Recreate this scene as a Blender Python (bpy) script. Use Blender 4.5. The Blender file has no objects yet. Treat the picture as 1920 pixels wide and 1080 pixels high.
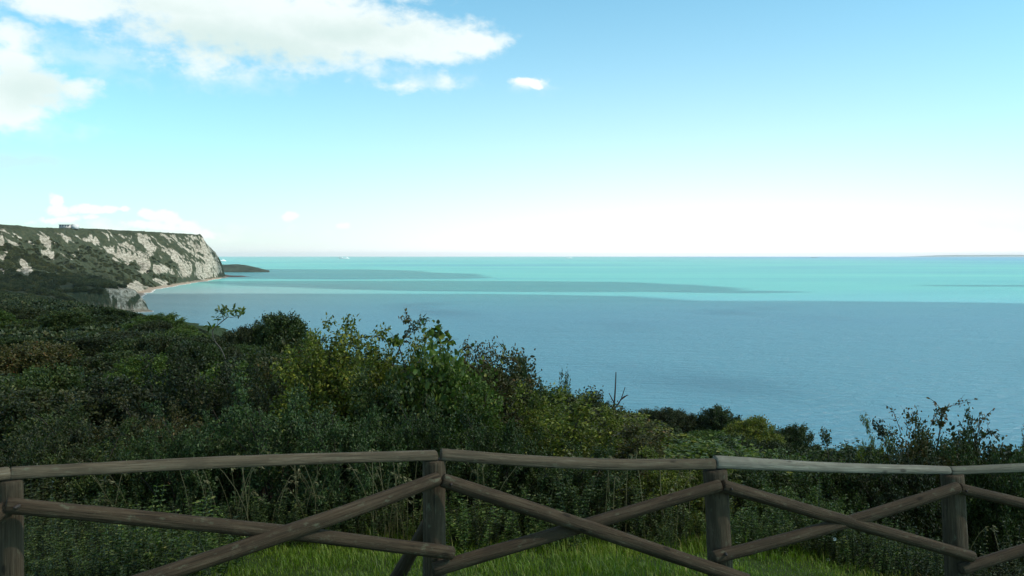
import bpy, math, random
import numpy as np

random.seed(4)
RNG = np.random.default_rng(11)
SC = bpy.context.scene
COL = SC.collection

# ------------------------------------------------------------------ site frame
# Camera stands at x=0, y=0, eye 70 m above the sea (z=0) and looks along +Y.
F, EYE, EYEY = 1663.0, 70.0, 478.4


def at(px, py, d):
    """world point seen along a sight line (survey of the photograph), d metres ahead"""
    return np.array([(px - 960.0) / F * d, d, EYE - (py - EYEY) / F * d])


def sea_at(px, py):
    d = EYE * F / (py - EYEY)
    return ((px - 960.0) / F * d, d)


# ------------------------------------------------------------------ noise
def _hash(ix, iy, seed):
    h = (ix.astype(np.int64) * 374761393 + iy.astype(np.int64) * 668265263 + seed * 1442695041) & 0xFFFFFFFF
    h = ((h ^ (h >> 13)) * 1274126177) & 0xFFFFFFFF
    h = (h ^ (h >> 16)) & 0xFFFFFF
    return h / float(0xFFFFFF)


def vnoise(x, y, seed=0):
    x = np.asarray(x, float); y = np.asarray(y, float)
    ix = np.floor(x); iy = np.floor(y)
    fx = x - ix; fy = y - iy
    fx = fx * fx * (3 - 2 * fx); fy = fy * fy * (3 - 2 * fy)
    a = _hash(ix, iy, seed); b = _hash(ix + 1, iy, seed)
    c = _hash(ix, iy + 1, seed); d = _hash(ix + 1, iy + 1, seed)
    return (a * (1 - fx) + b * fx) * (1 - fy) + (c * (1 - fx) + d * fx) * fy


def fbm(x, y, seed=0, octs=4):
    s = 0.0; a = 0.5; t = 0.0
    for k in range(octs):
        s = s + a * vnoise(x * 2 ** k, y * 2 ** k, seed + k * 17)
        t += a; a *= 0.5
    return s / t * 2 - 1


def smooth(a, b, x):
    t = np.clip((x - a) / (b - a), 0, 1)
    return t * t * (3 - 2 * t)


def inpoly(px, py, poly):
    poly = np.asarray(poly, float)
    inside = np.zeros(px.shape, bool)
    n = len(poly)
    j = n - 1
    for i in range(n):
        xi, yi = poly[i]; xj, yj = poly[j]
        if yi != yj:
            c = ((yi > py) != (yj > py)) & (px < (xj - xi) * (py - yi) / (yj - yi) + xi)
            inside ^= c
        j = i
    return inside


# ------------------------------------------------------------------ mesh + tags
def mesh_np(name, V, quads=None, tris=None, attrs=None, mat=None, smooth_shade=False, parent=None, link=True):
    me = bpy.data.meshes.new(name)
    V = np.asarray(V, np.float32)
    me.vertices.add(len(V)); me.vertices.foreach_set('co', V.ravel())
    parts = []; starts = []; off = 0
    for arr, k in ((quads, 4), (tris, 3)):
        if arr is not None and len(arr):
            arr = np.asarray(arr, np.int32)
            parts.append(arr.ravel())
            starts.append(np.arange(len(arr), dtype=np.int32) * k + off)
            off += arr.size
    loops = np.concatenate(parts); st = np.concatenate(starts)
    me.loops.add(len(loops)); me.loops.foreach_set('vertex_index', loops)
    me.polygons.add(len(st)); me.polygons.foreach_set('loop_start', st)
    if smooth_shade:
        me.polygons.foreach_set('use_smooth', np.ones(len(st), bool))
    for an, arr in (attrs or {}).items():
        arr = np.asarray(arr, np.float32)
        if arr.ndim == 1:
            me.attributes.new(an, 'FLOAT', 'POINT').data.foreach_set('value', arr)
        else:
            me.attributes.new(an, 'FLOAT_VECTOR', 'POINT').data.foreach_set('vector', arr.ravel())
    me.update(calc_edges=True); me.validate()
    if mat: me.materials.append(mat)
    o = bpy.data.objects.new(name, me)
    if link: COL.objects.link(o)
    if parent is not None: o.parent = parent
    return o


def tag(o, label=None, cat=None, group=None, kind=None):
    if label: o['label'] = label
    if cat: o['category'] = cat
    if group: o['group'] = group
    if kind: o['kind'] = kind
    return o


def empty(name, loc=(0, 0, 0), rz=0.0):
    o = bpy.data.objects.new(name, None)
    o.empty_display_size = 0.2
    o.location = loc; o.rotation_euler = (0, 0, rz)
    COL.objects.link(o)
    return o


def kids(o):
    return [c for c in o.children]


def copy_tree(o, parent=None):
    c = o.copy(); COL.objects.link(c)
    c.parent = parent
    for ch in o.children:
        copy_tree(ch, c)
    return c


class MB:
    """collects geometry for one mesh object"""
    def __init__(s):
        s.V = []; s.Q = []; s.T = []; s.A = {}; s.n = 0

    def add(s, V, quads=None, tris=None, **attrs):
        V = np.asarray(V, float)
        s.V.append(V)
        if quads is not None and len(quads): s.Q.append(np.asarray(quads) + s.n)
        if tris is not None and len(tris): s.T.append(np.asarray(tris) + s.n)
        for k, a in attrs.items(): s.A.setdefault(k, []).append(np.asarray(a, float))
        s.n += len(V)

    def box(s, c, size, taper=1.0):
        x, y, z = np.asarray(size) / 2.0
        v = np.array([[-x, -y, -z], [x, -y, -z], [x, y, -z], [-x, y, -z],
                      [-x * taper, -y * taper, z], [x * taper, -y * taper, z], [x * taper, y * taper, z], [-x * taper, y * taper, z]]) + np.asarray(c)
        s.add(v, [[0, 3, 2, 1], [4, 5, 6, 7], [0, 1, 5, 4], [1, 2, 6, 5], [2, 3, 7, 6], [3, 0, 4, 7]])

    def tube(s, pts, radii, sides=6):
        pts = np.asarray(pts, float); radii = np.broadcast_to(np.asarray(radii, float), (len(pts),))
        t = np.gradient(pts, axis=0); t /= np.linalg.norm(t, axis=1)[:, None] + 1e-9
        ref = np.array([0, 0, 1.0]) if abs(t[0, 2]) < 0.9 else np.array([1.0, 0, 0])
        a = np.cross(t, ref); a /= np.linalg.norm(a, axis=1)[:, None] + 1e-9
        b = np.cross(t, a)
        ang = np.arange(sides) * 2 * math.pi / sides
        V = pts[:, None, :] + radii[:, None, None] * (np.cos(ang)[None, :, None] * a[:, None, :] + np.sin(ang)[None, :, None] * b[:, None, :])
        n = len(pts)
        Q = []
        for i in range(n - 1):
            for k in range(sides):
                k2 = (k + 1) % sides
                Q.append([i * sides + k, i * sides + k2, (i + 1) * sides + k2, (i + 1) * sides + k])
        V = V.reshape(-1, 3)
        V = np.vstack([V, pts[-1] + t[-1] * radii[-1]])
        T = [[(n - 1) * sides + k, (n - 1) * sides + (k + 1) % sides, n * sides] for k in range(sides)]
        s.add(V, Q, T)

    def build(s, name, mat, parent=None, smooth_shade=False, link=True):
        return mesh_np(name, np.vstack(s.V), np.vstack(s.Q) if s.Q else None, np.vstack(s.T) if s.T else None,
                       {k: np.concatenate(v) for k, v in s.A.items()}, mat, smooth_shade, parent, link)


# ------------------------------------------------------------------ materials
def new_mat(name):
    m = bpy.data.materials.new(name); m.use_nodes = True
    nt = m.node_tree
    for n in list(nt.nodes): nt.nodes.remove(n)
    out = nt.nodes.new('ShaderNodeOutputMaterial')
    return m, nt, out


def N(nt, typ, **kw):
    n = nt.nodes.new('ShaderNode' + typ)
    for k, v in kw.items():
        if k.startswith('i_'):
            n.inputs[k[2:].replace('_', ' ')].default_value = v
        else:
            setattr(n, k, v)
    return n


def L(nt, a, b):
    nt.links.new(a, b)


def ramp(nt, fac, stops, interp='LINEAR'):
    r = N(nt, 'ValToRGB')
    r.color_ramp.interpolation = interp
    els = r.color_ramp.elements
    while len(els) < len(stops): els.new(0.5)
    for e, (p, c) in zip(els, stops):
        e.position = p
        e.color = (c[0], c[1], c[2], 1) if hasattr(c, '__len__') else (c, c, c, 1)
    L(nt, fac, r.inputs[0])
    return r.outputs[0]


def mixc(nt, fac, a, b, mode='MIX'):
    m = N(nt, 'Mix', data_type='RGBA', blend_type=mode)
    for s, v in ((m.inputs[0], fac), (m.inputs[6], a), (m.inputs[7], b)):
        if hasattr(v, 'links') or hasattr(v, 'is_linked'): L(nt, v, s)
        else: s.default_value = v if not hasattr(v, '__len__') else (v[0], v[1], v[2], 1)
    return m.outputs[2]


def math_(nt, op, a, b=None, c=None, clamp=False):
    m = N(nt, 'Math', operation=op, use_clamp=clamp)
    for s, v in zip(m.inputs, (a, b, c)):
        if v is None: continue
        if hasattr(v, 'is_linked'): L(nt, v, s)
        else: s.default_value = v
    return m.outputs[0]


def noise(nt, vec, scale, detail=4, rough=0.55, dist=0.0):
    n = N(nt, 'TexNoise')
    n.inputs['Scale'].default_value = scale; n.inputs['Detail'].default_value = detail
    n.inputs['Roughness'].default_value = rough; n.inputs['Distortion'].default_value = dist
    if vec is not None: L(nt, vec, n.inputs['Vector'])
    return n.outputs['Fac']


def mapping(nt, vec, scale=(1, 1, 1), rot=(0, 0, 0)):
    m = N(nt, 'Mapping'); m.inputs['Scale'].default_value = scale; m.inputs['Rotation'].default_value = rot
    L(nt, vec, m.inputs['Vector'])
    return m.outputs[0]


def leaf_mat(name, dark, mid, light, odd, trans=0.22, rough=0.5, vary=0.25):
    """dark/mid/light greens by leaf, a few odd (yellow, red) leaves; copies differ a little by object"""
    dark = tuple(q * 0.6 for q in dark); mid = tuple(q * 0.78 for q in mid); light = tuple(q * 0.92 for q in light)
    m, nt, out = new_mat(name)
    at_ = N(nt, 'Attribute', attribute_name='rnd')
    oi = N(nt, 'ObjectInfo')
    v = math_(nt, 'MULTIPLY_ADD', oi.outputs['Random'], vary, -vary * 0.48)
    v = math_(nt, 'ADD', at_.outputs['Fac'], v, clamp=True)
    c = ramp(nt, v, [(0.0, dark), (0.5, mid), (0.84, light), (1.0, odd)])
    p = N(nt, 'BsdfPrincipled'); p.inputs['Roughness'].default_value = rough
    p.inputs['Specular IOR Level'].default_value = 0.35
    L(nt, c, p.inputs['Base Color'])
    t = N(nt, 'BsdfTranslucent')
    c2 = mixc(nt, 1.0, c, (1.0, 1.25, 0.5), 'MULTIPLY')
    L(nt, c2, t.inputs['Color'])
    mx = N(nt, 'MixShader'); mx.inputs[0].default_value = trans
    L(nt, p.outputs[0], mx.inputs[1]); L(nt, t.outputs[0], mx.inputs[2])
    L(nt, mx.outputs[0], out.inputs['Surface'])
    return m


M = {}
M['leaf_cool'] = leaf_mat('leaf_bramble_green', (0.034, 0.056, 0.016), (0.064, 0.1, 0.027), (0.115, 0.16, 0.042), (0.2, 0.215, 0.09))
M['leaf_deep'] = leaf_mat('leaf_deep_green', (0.032, 0.053, 0.012), (0.06, 0.086, 0.018), (0.11, 0.135, 0.028), (0.17, 0.165, 0.045))
M['leaf_yellow'] = leaf_mat('leaf_yellow_green', (0.08, 0.1, 0.014), (0.2, 0.22, 0.026), (0.37, 0.35, 0.044), (0.42, 0.31, 0.05))
M['leaf_olive'] = leaf_mat('leaf_olive_brown', (0.026, 0.034, 0.01), (0.046, 0.056, 0.015), (0.084, 0.092, 0.024), (0.115, 0.09, 0.032))
M['leaf_rust'] = leaf_mat('leaf_haw_rust', (0.045, 0.046, 0.013), (0.088, 0.08, 0.02), (0.165, 0.13, 0.032), (0.22, 0.085, 0.035))
M['leaf_broad'] = leaf_mat('leaf_broad_green', (0.055, 0.09, 0.017), (0.11, 0.165, 0.028), (0.2, 0.25, 0.042), (0.3, 0.26, 0.045), trans=0.3)
M['leaf_weed'] = leaf_mat('leaf_weed_green', (0.048, 0.08, 0.014), (0.092, 0.142, 0.022), (0.17, 0.215, 0.036), (0.25, 0.235, 0.07))
M['scrub'] = leaf_mat('leaf_far_scrub', (0.032, 0.048, 0.017), (0.052, 0.07, 0.021), (0.088, 0.1, 0.028), (0.13, 0.105, 0.038), trans=0.1, vary=0.75)
M['grass'] = leaf_mat('grass_blades', (0.115, 0.19, 0.011), (0.19, 0.285, 0.018), (0.26, 0.33, 0.028), (0.4, 0.36, 0.1), trans=0.3)
M['dry'] = leaf_mat('dry_grass', (0.16, 0.14, 0.06), (0.26, 0.22, 0.10), (0.36, 0.31, 0.16), (0.42, 0.36, 0.2), trans=0.2)


def simple(name, col, rough=0.7, nscale=6.0, var=0.25, spec=0.3):
    m, nt, out = new_mat(name)
    tc = N(nt, 'TexCoord')
    f = noise(nt, tc.outputs['Object'], nscale, 5, 0.6)
    c = ramp(nt, f, [(0.3, tuple(x * (1 - var) for x in col)), (0.7, tuple(min(1, x * (1 + var)) for x in col))])
    p = N(nt, 'BsdfPrincipled'); p.inputs['Roughness'].default_value = rough
    p.inputs['Specular IOR Level'].default_value = spec
    L(nt, c, p.inputs['Base Color']); L(nt, p.outputs[0], out.inputs['Surface'])
    return m


M['bark'] = simple('bark_dark', (0.055, 0.042, 0.032), 0.9, 25)
M['bark_grey'] = simple('bark_grey', (0.2, 0.18, 0.15), 0.9, 30)
M['bark_mid'] = simple('bark_mid', (0.1, 0.085, 0.068), 0.9, 30)
M['iron'] = simple('rusty_iron', (0.045, 0.032, 0.026), 0.6, 40, 0.4)
M['petal'] = simple('petal_white', (0.8, 0.8, 0.76), 0.6, 30, 0.05)
M['ship_white'] = simple('ship_white_paint', (0.85, 0.86, 0.86), 0.4, 0.05, 0.03)
M['ship_dark'] = simple('ship_dark_paint', (0.05, 0.07, 0.09), 0.5, 0.05, 0.2)
M['ship_glass'] = simple('ship_window_band', (0.16, 0.2, 0.24), 0.2, 0.05, 0.2)
M['plaster'] = simple('pale_render', (0.52, 0.49, 0.47), 0.8, 0.4, 0.12)
M['plaster_grey'] = simple('grey_render', (0.5, 0.51, 0.52), 0.8, 0.4, 0.1)
M['roofing'] = simple('roof_felt', (0.2, 0.19, 0.2), 0.8, 0.4, 0.2)
M['window_dark'] = simple('dark_glazing', (0.03, 0.035, 0.045), 0.15, 0.5, 0.2)


def wood_mat(name, base, pale, stain, green=0.0):
    m, nt, out = new_mat(name)
    g = N(nt, 'Attribute', attribute_name='grain')
    v = g.outputs['Vector']
    streak = noise(nt, mapping(nt, v, (34, 34, 1.3)), 1.6, 6, 0.65, 0.4)
    fine = noise(nt, mapping(nt, v, (120, 120, 3.5)), 1.5, 4, 0.6)
    blotch = noise(nt, mapping(nt, v, (7, 7, 2.6)), 1.2, 5, 0.62, 0.8)
    c = ramp(nt, streak, [(0.33, stain), (0.48, base), (0.7, pale)])
    c = mixc(nt, ramp(nt, fine, [(0.36, 0.0), (0.66, 1.0)]), mixc(nt, 1.0, c, (0.7, 0.68, 0.65), 'MULTIPLY'), c)
    c = mixc(nt, ramp(nt, blotch, [(0.4, 0.0), (0.62, 0.85)]), c, mixc(nt, 0.35, stain, base))
    vo = N(nt, 'TexVoronoi'); vo.inputs['Scale'].default_value = 1.0; vo.inputs['Randomness'].default_value = 1.0
    L(nt, mapping(nt, v, (7, 7, 3.2)), vo.inputs['Vector'])
    c = mixc(nt, ramp(nt, vo.outputs['Distance'], [(0.07, 0.85), (0.13, 0.0)]), c, tuple(q * 0.6 for q in stain))
    lich = noise(nt, mapping(nt, v, (16, 16, 9)), 1.3, 5, 0.7)
    c = mixc(nt, ramp(nt, lich, [(0.58, 0.0), (0.72, 0.45 + green)]), c, (0.19, 0.20, 0.13))
    p = N(nt, 'BsdfPrincipled'); p.inputs['Roughness'].default_value = 0.85
    p.inputs['Specular IOR Level'].default_value = 0.2
    L(nt, c, p.inputs['Base Color'])
    b = N(nt, 'Bump'); b.inputs['Strength'].default_value = 0.9; b.inputs['Distance'].default_value = 0.012
    h = math_(nt, 'ADD', math_(nt, 'MULTIPLY', streak, 1.0), math_(nt, 'MULTIPLY', fine, 0.5))
    L(nt, h, b.inputs['Height']); L(nt, b.outputs[0], p.inputs['Normal'])
    L(nt, p.outputs[0], out.inputs['Surface'])
    return m


M['wood_post'] = wood_mat('wood_post', (0.1024, 0.0696, 0.0432), (0.168, 0.128, 0.088), (0.036, 0.027, 0.017))
M['wood_brace'] = wood_mat('wood_brace', (0.0864, 0.056, 0.0336), (0.14, 0.1024, 0.0672), (0.034, 0.024, 0.015))
M['wood_rail'] = wood_mat('wood_rail', (0.1536, 0.1144, 0.0736), (0.232, 0.188, 0.1344), (0.06, 0.046, 0.03))
M['wood_pale'] = wood_mat('wood_rail_bleached', (0.31, 0.285, 0.225), (0.43, 0.40, 0.325), (0.12, 0.10, 0.078), 0.15)
M['wood_moss'] = wood_mat('wood_rail_mossy', (0.2, 0.185, 0.14), (0.28, 0.26, 0.2), (0.08, 0.07, 0.05), 0.4)


# ------------------------------------------------------------------ ground shape
def prof(s):
    return np.interp(s, [-400, 0, 5, 8, 12, 30, 60, 100, 150, 200, 262, 280, 300, 400],
                     [-2.0, -2.15, -2.55, -3.1, -4.4, -10.6, -20.5, -31.5, -44, -56, -66.5, -69.5, -72.5, -76])


def gfwd(y):
    return np.interp(y, [-50, 0, 5, 8, 10, 13, 30, 60, 100, 300, 600, 1000, 1200],
                     [-0.8, -1.6, -2.25, -2.8, -3.2, -4.0, -6.9, -9.2, -11.5, -18.5, -27, -37.5, -42])


CY = [900, 1000, 1035, 1058, 1082, 1094, 1112, 1140, 1200, 1400, 1560, 1830, 2132, 2498, 2798, 2860, 2930, 3060, 3300, 3700]
CX = [-395, -470, -512, -505, -456, -447, -452, -480, -512, -592, -647, -726, -782, -841, -896, -925, -1000, -1180, -1600, -2400]
TY = [900, 1000, 1636, 2100, 2500, 2700, 2790, 2850, 2920, 3050, 3300, 3700]
TX = [-990, -975, -944, -945, -950, -962, -980, -1010, -1080, -1260, -1680, -2480]
ZY = [1000, 1636, 1745, 1826, 1938, 2066, 2213, 2383, 2589, 2700, 2790, 2860, 3000, 3700]
ZZ = [125, 127.5, 126, 125.5, 128.7, 130.3, 130.6, 131, 133.5, 129.5, 122, 118, 118, 120]


def land(x, y):
    s = 0.8 * x + 0.6 * y
    near = EYE + np.minimum(prof(s), gfwd(y))
    near = near + fbm(x / 9.0, y / 9.0, 3, 4) * np.clip((y - 6) / 60, 0.04, 1.0) * 0.9 \
        + fbm(x / 70.0, y / 70.0, 8, 3) * np.clip((y - 40) / 250, 0, 1) * 2.5
    xc = np.interp(y, CY, CX) + fbm(y / 45.0, y * 0 + 3.3, 21, 4) * np.where(y > 1200, 14, 5)
    xt = np.interp(y, TY, TX) + fbm(y / 110.0, y * 0 + 9.1, 22, 4) * 26
    zt = np.interp(y, ZY, ZZ)
    d = xc - x
    gul = np.abs(fbm(y / 62.0 + x / 260.0, x / 300.0, 33, 4)) * 34.0 - 9.0 + fbm(y / 17.0 + x / 60.0, x / 80.0, 34, 3) * 5.0
    w0 = d / np.maximum(xc - xt, 30.0)
    w = w0 - gul / np.maximum(xc - xt, 60.0) * smooth(0.06, 0.3, w0) * (1 - smooth(0.95, 1.15, w0)) * smooth(1150, 1500, y)
    # undercliff with a low sea cliff / tall face straight from the beach
    a = np.interp(w, [-0.3, 0, 0.012, 0.02, 0.045, 0.09, 0.34, 0.58, 0.76, 0.9, 1.0], [-14, 0, 2.0, 12, 27, 33, 42, 60, 86, 116, 127]) / 127.0
    a2 = np.interp(w, [-0.3, 0, 0.06, 0.10, 0.30, 0.5, 0.68, 0.82, 0.93, 1.0], [-14, 0, 2.5, 9, 27, 48, 76, 106, 123, 127]) / 127.0
    b = np.interp(w, [-0.3, 0, 0.07, 0.12, 0.26, 0.5, 0.72, 0.9, 1.0], [-10, 0, 2.6, 8, 42, 78, 106, 124, 130]) / 130.0
    ka = smooth(1240, 1480, y); kb = smooth(1600, 2350, y)
    pz = (a * (1 - ka) + a2 * ka) * (1 - kb) + b * kb
    relief = fbm(x / 40.0 + y / 60.0, y / 26.0, 31, 5) * 13.0 + np.abs(fbm(x / 75.0, y / 38.0, 35, 4)) * -11.0 + 3.0
    env = smooth(0.1, 0.3, w) * (1 - smooth(0.86, 1.0, w))
    far = zt * pz + relief * env + fbm(x / 14.0, y / 14.0, 41, 3) * 2.2 * smooth(0.05, 0.2, w)
    far = np.where(w > 1, zt + (w - 1) * 1.5 + fbm(x / 60.0, y / 60.0, 47, 3) * 1.0 * smooth(1, 1.25, w) + fbm(x / 9.0, y / 9.0, 48, 3) * 1.1 * smooth(1.0, 1.05, w), far)
    k = smooth(965, 1050, y)
    return near * (1 - k) + far * k, w


CHALK = [
    [(0, 435), (11, 457), (7, 460), (-8, 458)], [(13, 444), (26, 450), (38, 458), (29, 461), (15, 450)],
    [(73, 445), (94, 442), (97, 467), (86, 464), (72, 451)], [(76, 470), (102, 469), (103, 488), (91, 482), (75, 473)],
    [(117, 443), (129, 444), (132, 456), (123, 454)], [(140, 467), (152, 461), (146, 470)],
    [(165, 437), (176, 441), (196, 470), (180, 460), (168, 447)], [(196, 438), (209, 454), (203, 451)],
    [(196, 464), (240, 451), (256, 470), (278, 473), (276, 511), (271, 514), (249, 488), (240, 495), (219, 488), (200, 476)],
    [(240, 440), (260, 467), (249, 458)], [(37, 486), (44, 486), (63, 508), (63, 513), (50, 517), (26, 508), (38, 502)],
    [(0, 470), (15, 473), (10, 488), (-8, 486)], [(-6, 497), (13, 508), (9, 513), (-6, 502)],
    [(256, 439), (271, 439), (293, 457), (293, 465), (290, 478), (280, 480), (273, 465), (264, 456)],
    [(253, 489), (282, 480), (284, 496), (273, 513), (260, 504)],
    [(286, 496), (301, 494), (323, 504), (345, 511), (362, 518), (345, 522), (327, 513), (293, 511)],
    [(297, 463), (306, 465), (306, 471)], [(312, 454), (317, 452), (323, 457)], [(329, 455), (345, 455), (351, 468), (334, 461)],
    [(319, 474), (327, 472), (341, 489), (327, 489)], [(340, 496), (353, 496), (362, 511), (356, 518), (341, 507)],
    [(362, 444), (382, 448), (393, 467), (406, 481), (417, 509), (406, 511), (399, 489), (382, 480), (378, 468), (364, 470), (362, 457), (382, 461)],
    [(369, 491), (393, 493), (404, 511), (410, 520), (382, 526), (365, 518)],
    [(284, 524), (297, 521), (314, 528), (315, 535), (301, 537), (288, 533)],
    [(190, 543), (234, 537), (245, 530), (256, 528), (260, 524), (265, 533), (278, 541), (267, 546), (262, 553), (241, 557), (223, 567), (199, 556)],
    [(203, 567), (221, 569), (225, 576), (245, 576), (256, 561), (264, 556), (274, 572), (277, 588), (249, 583), (223, 580), (204, 574)],
]


def build_land():
    # survey bearings: fine over the bay and cliffs, coarser elsewhere
    px = np.concatenate([np.arange(-1800, -80, 40), np.arange(-80, 460, 1.25), np.arange(460, 1000, 6), np.arange(1000, 2000, 10), np.arange(2000, 4200, 60)])
    tan = (px - 960) / F
    rows = np.concatenate([np.arange(-6, 4, 1.0), np.arange(4, 40, 0.6), np.arange(40, 120, 2), np.arange(120, 400, 5), np.arange(400, 980, 7)])
    far = np.concatenate([np.arange(980, 1190, 2.5), np.arange(1190, 2900, 5.0), np.arange(2900, 3500, 30)])

    def sheet(name, rows, cols_tan, mat):
        near = rows < 12
        T, Y = np.meshgrid(cols_tan, rows)
        X = T * np.maximum(Y, 12.0)
        Z, w = land(X, Y)
        PX = 960 + X / np.maximum(Y, 1) * F
        PY = EYEY - (Z - EYE) / np.maximum(Y, 1) * F
        ch = np.zeros(X.shape)
        if rows[-1] > 1500:
            wx = fbm(X / 22.0, Z / 16.0 + Y / 50.0, 61, 5) * 9.0
            wy = fbm(X / 20.0 + 40, Z / 14.0 + Y / 47.0, 67, 5) * 8.0
            for poly in CHALK:
                ch = np.maximum(ch, inpoly(PX + wx, PY + wy, poly).astype(float))
            # scattered small scars on the open face
            sc = fbm(Y / 15.0 + Z / 12.0 + X / 40.0, Y / 75.0 - Z / 38.0, 71, 5)
            face = np.maximum(smooth(1850, 2050, Y) * smooth(0.12, 0.3, w), smooth(0.5, 0.66, w)) * (1 - smooth(0.84, 0.93, w))
            ch = np.maximum(ch, ((sc > 0.2 - 0.15 * smooth(1900, 2400, Y)) & (face > 0.5)) * 0.9)
            hole = fbm(Y / 11.0 + Z / 9.0, Z / 8.0 - Y / 30.0 + X / 14.0, 73, 4)
            h2 = fbm(Y / 5.0 + X / 7.0, Z / 4.5 + X / 9.0, 79, 3)
            ch = ch * (1 - 0.95 * smooth(0.12, 0.32, hole)) * (1 - 0.75 * smooth(0.18, 0.42, h2))
            for _ in range(1):
                ch[1:-1, 1:-1] = (ch[1:-1, 1:-1] * 2 + ch[:-2, 1:-1] + ch[2:, 1:-1] + ch[1:-1, :-2] + ch[1:-1, 2:]) / 6
        bch = (1 - smooth(2.2, 4.5, Z + fbm(X / 12, Y / 12, 5, 2) * 1.2)) * (Y > 1000)
        nr, nc = X.shape
        idx = np.arange(nr * nc).reshape(nr, nc)
        q = np.stack([idx[:-1, :-1], idx[:-1, 1:], idx[1:, 1:], idx[1:, :-1]], -1).reshape(-1, 4)
        o = mesh_np(name, np.stack([X, Y, Z], -1).reshape(-1, 3), q, None,
                    {'chalk': ch.ravel(), 'beach': bch.ravel()}, mat, True)
        tag(o, kind='structure')
        return o

    m, nt, out = new_mat('hillside_soil')
    tc = N(nt, 'TexCoord')
    f = noise(nt, tc.outputs['Object'], 0.6, 6, 0.65)
    g = noise(nt, tc.outputs['Object'], 9.0, 4, 0.6)
    c = ramp(nt, f, [(0.3, (0.018, 0.03, 0.008)), (0.55, (0.035, 0.055, 0.012)), (0.8, (0.05, 0.045, 0.02))])
    c = mixc(nt, ramp(nt, g, [(0.4, 0.0), (0.7, 0.6)]), c, (0.05, 0.075, 0.015))
    p = N(nt, 'BsdfPrincipled'); p.inputs['Roughness'].default_value = 0.95
    p.inputs['Specular IOR Level'].default_value = 0.1
    L(nt, c, p.inputs['Base Color']); L(nt, p.outputs[0], out.inputs['Surface'])
    M['soil'] = m

    m, nt, out = new_mat('chalk_and_turf')
    tc = N(nt, 'TexCoord'); ob = tc.outputs['Object']
    ca = N(nt, 'Attribute', attribute_name='chalk').outputs['Fac']
    ba = N(nt, 'Attribute', attribute_name='beach').outputs['Fac']
    mott = noise(nt, ob, 0.13, 6, 0.7, 0.5)
    fine = noise(nt, ob, 0.2, 5, 0.7)
    band = noise(nt, mapping(nt, ob, (0.02, 0.02, 0.5)), 1.0, 4, 0.6)
    turf = ramp(nt, mott, [(0.3, (0.026, 0.036, 0.022)), (0.5, (0.042, 0.052, 0.03)), (0.62, (0.066, 0.07, 0.04)), (0.8, (0.056, 0.047, 0.036))])
    turf = mixc(nt, ramp(nt, fine, [(0.35, 0.55), (0.6, 0.0)]), turf, (0.018, 0.03, 0.016))
    chalk = ramp(nt, band, [(0.3, (0.26, 0.232, 0.187)), (0.5, (0.37, 0.34, 0.285)), (0.75, (0.46, 0.432, 0.375))])
    chalk = mixc(nt, ramp(nt, fine, [(0.42, 0.85), (0.56, 0.0)]), chalk, (0.11, 0.105, 0.075))
    k = math_(nt, 'ADD', ca, math_(nt, 'MULTIPLY_ADD', mott, 0.9, -0.38))
    c = mixc(nt, ramp(nt, k, [(0.42, 0.0), (0.6, 1.0)]), turf, chalk)
    shing = ramp(nt, fine, [(0.3, (0.2, 0.16, 0.12)), (0.7, (0.33, 0.27, 0.21))])
    c = mixc(nt, ba, c, shing)
    sz_ = N(nt, 'SeparateXYZ'); L(nt, ob, sz_.inputs[0])
    fo = math_(nt, 'MULTIPLY_ADD', fine, 1.6, math_(nt, 'MULTIPLY', sz_.outputs[2], -1.0))
    c = mixc(nt, ramp(nt, fo, [(0.25, 0.0), (0.6, 0.85)]), c, (0.62, 0.63, 0.62))
    p = N(nt, 'BsdfPrincipled'); p.inputs['Roughness'].default_value = 0.95
    p.inputs['Specular IOR Level'].default_value = 0.1
    L(nt, c, p.inputs['Base Color'])
    b = N(nt, 'Bump'); b.inputs['Strength'].default_value = 0.9; b.inputs['Distance'].default_value = 2.5
    L(nt, math_(nt, 'ADD', mott, fine), b.inputs['Height']); L(nt, b.outputs[0], p.inputs['Normal'])
    L(nt, p.outputs[0], out.inputs['Surface'])
    M['cliff'] = m
    sheet('hillside', np.concatenate([rows, [980]]), tan, M['soil'])
    sel = (px < 1100)
    sheet('cliff', far, tan[sel], M['cliff'])


build_land()

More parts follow.
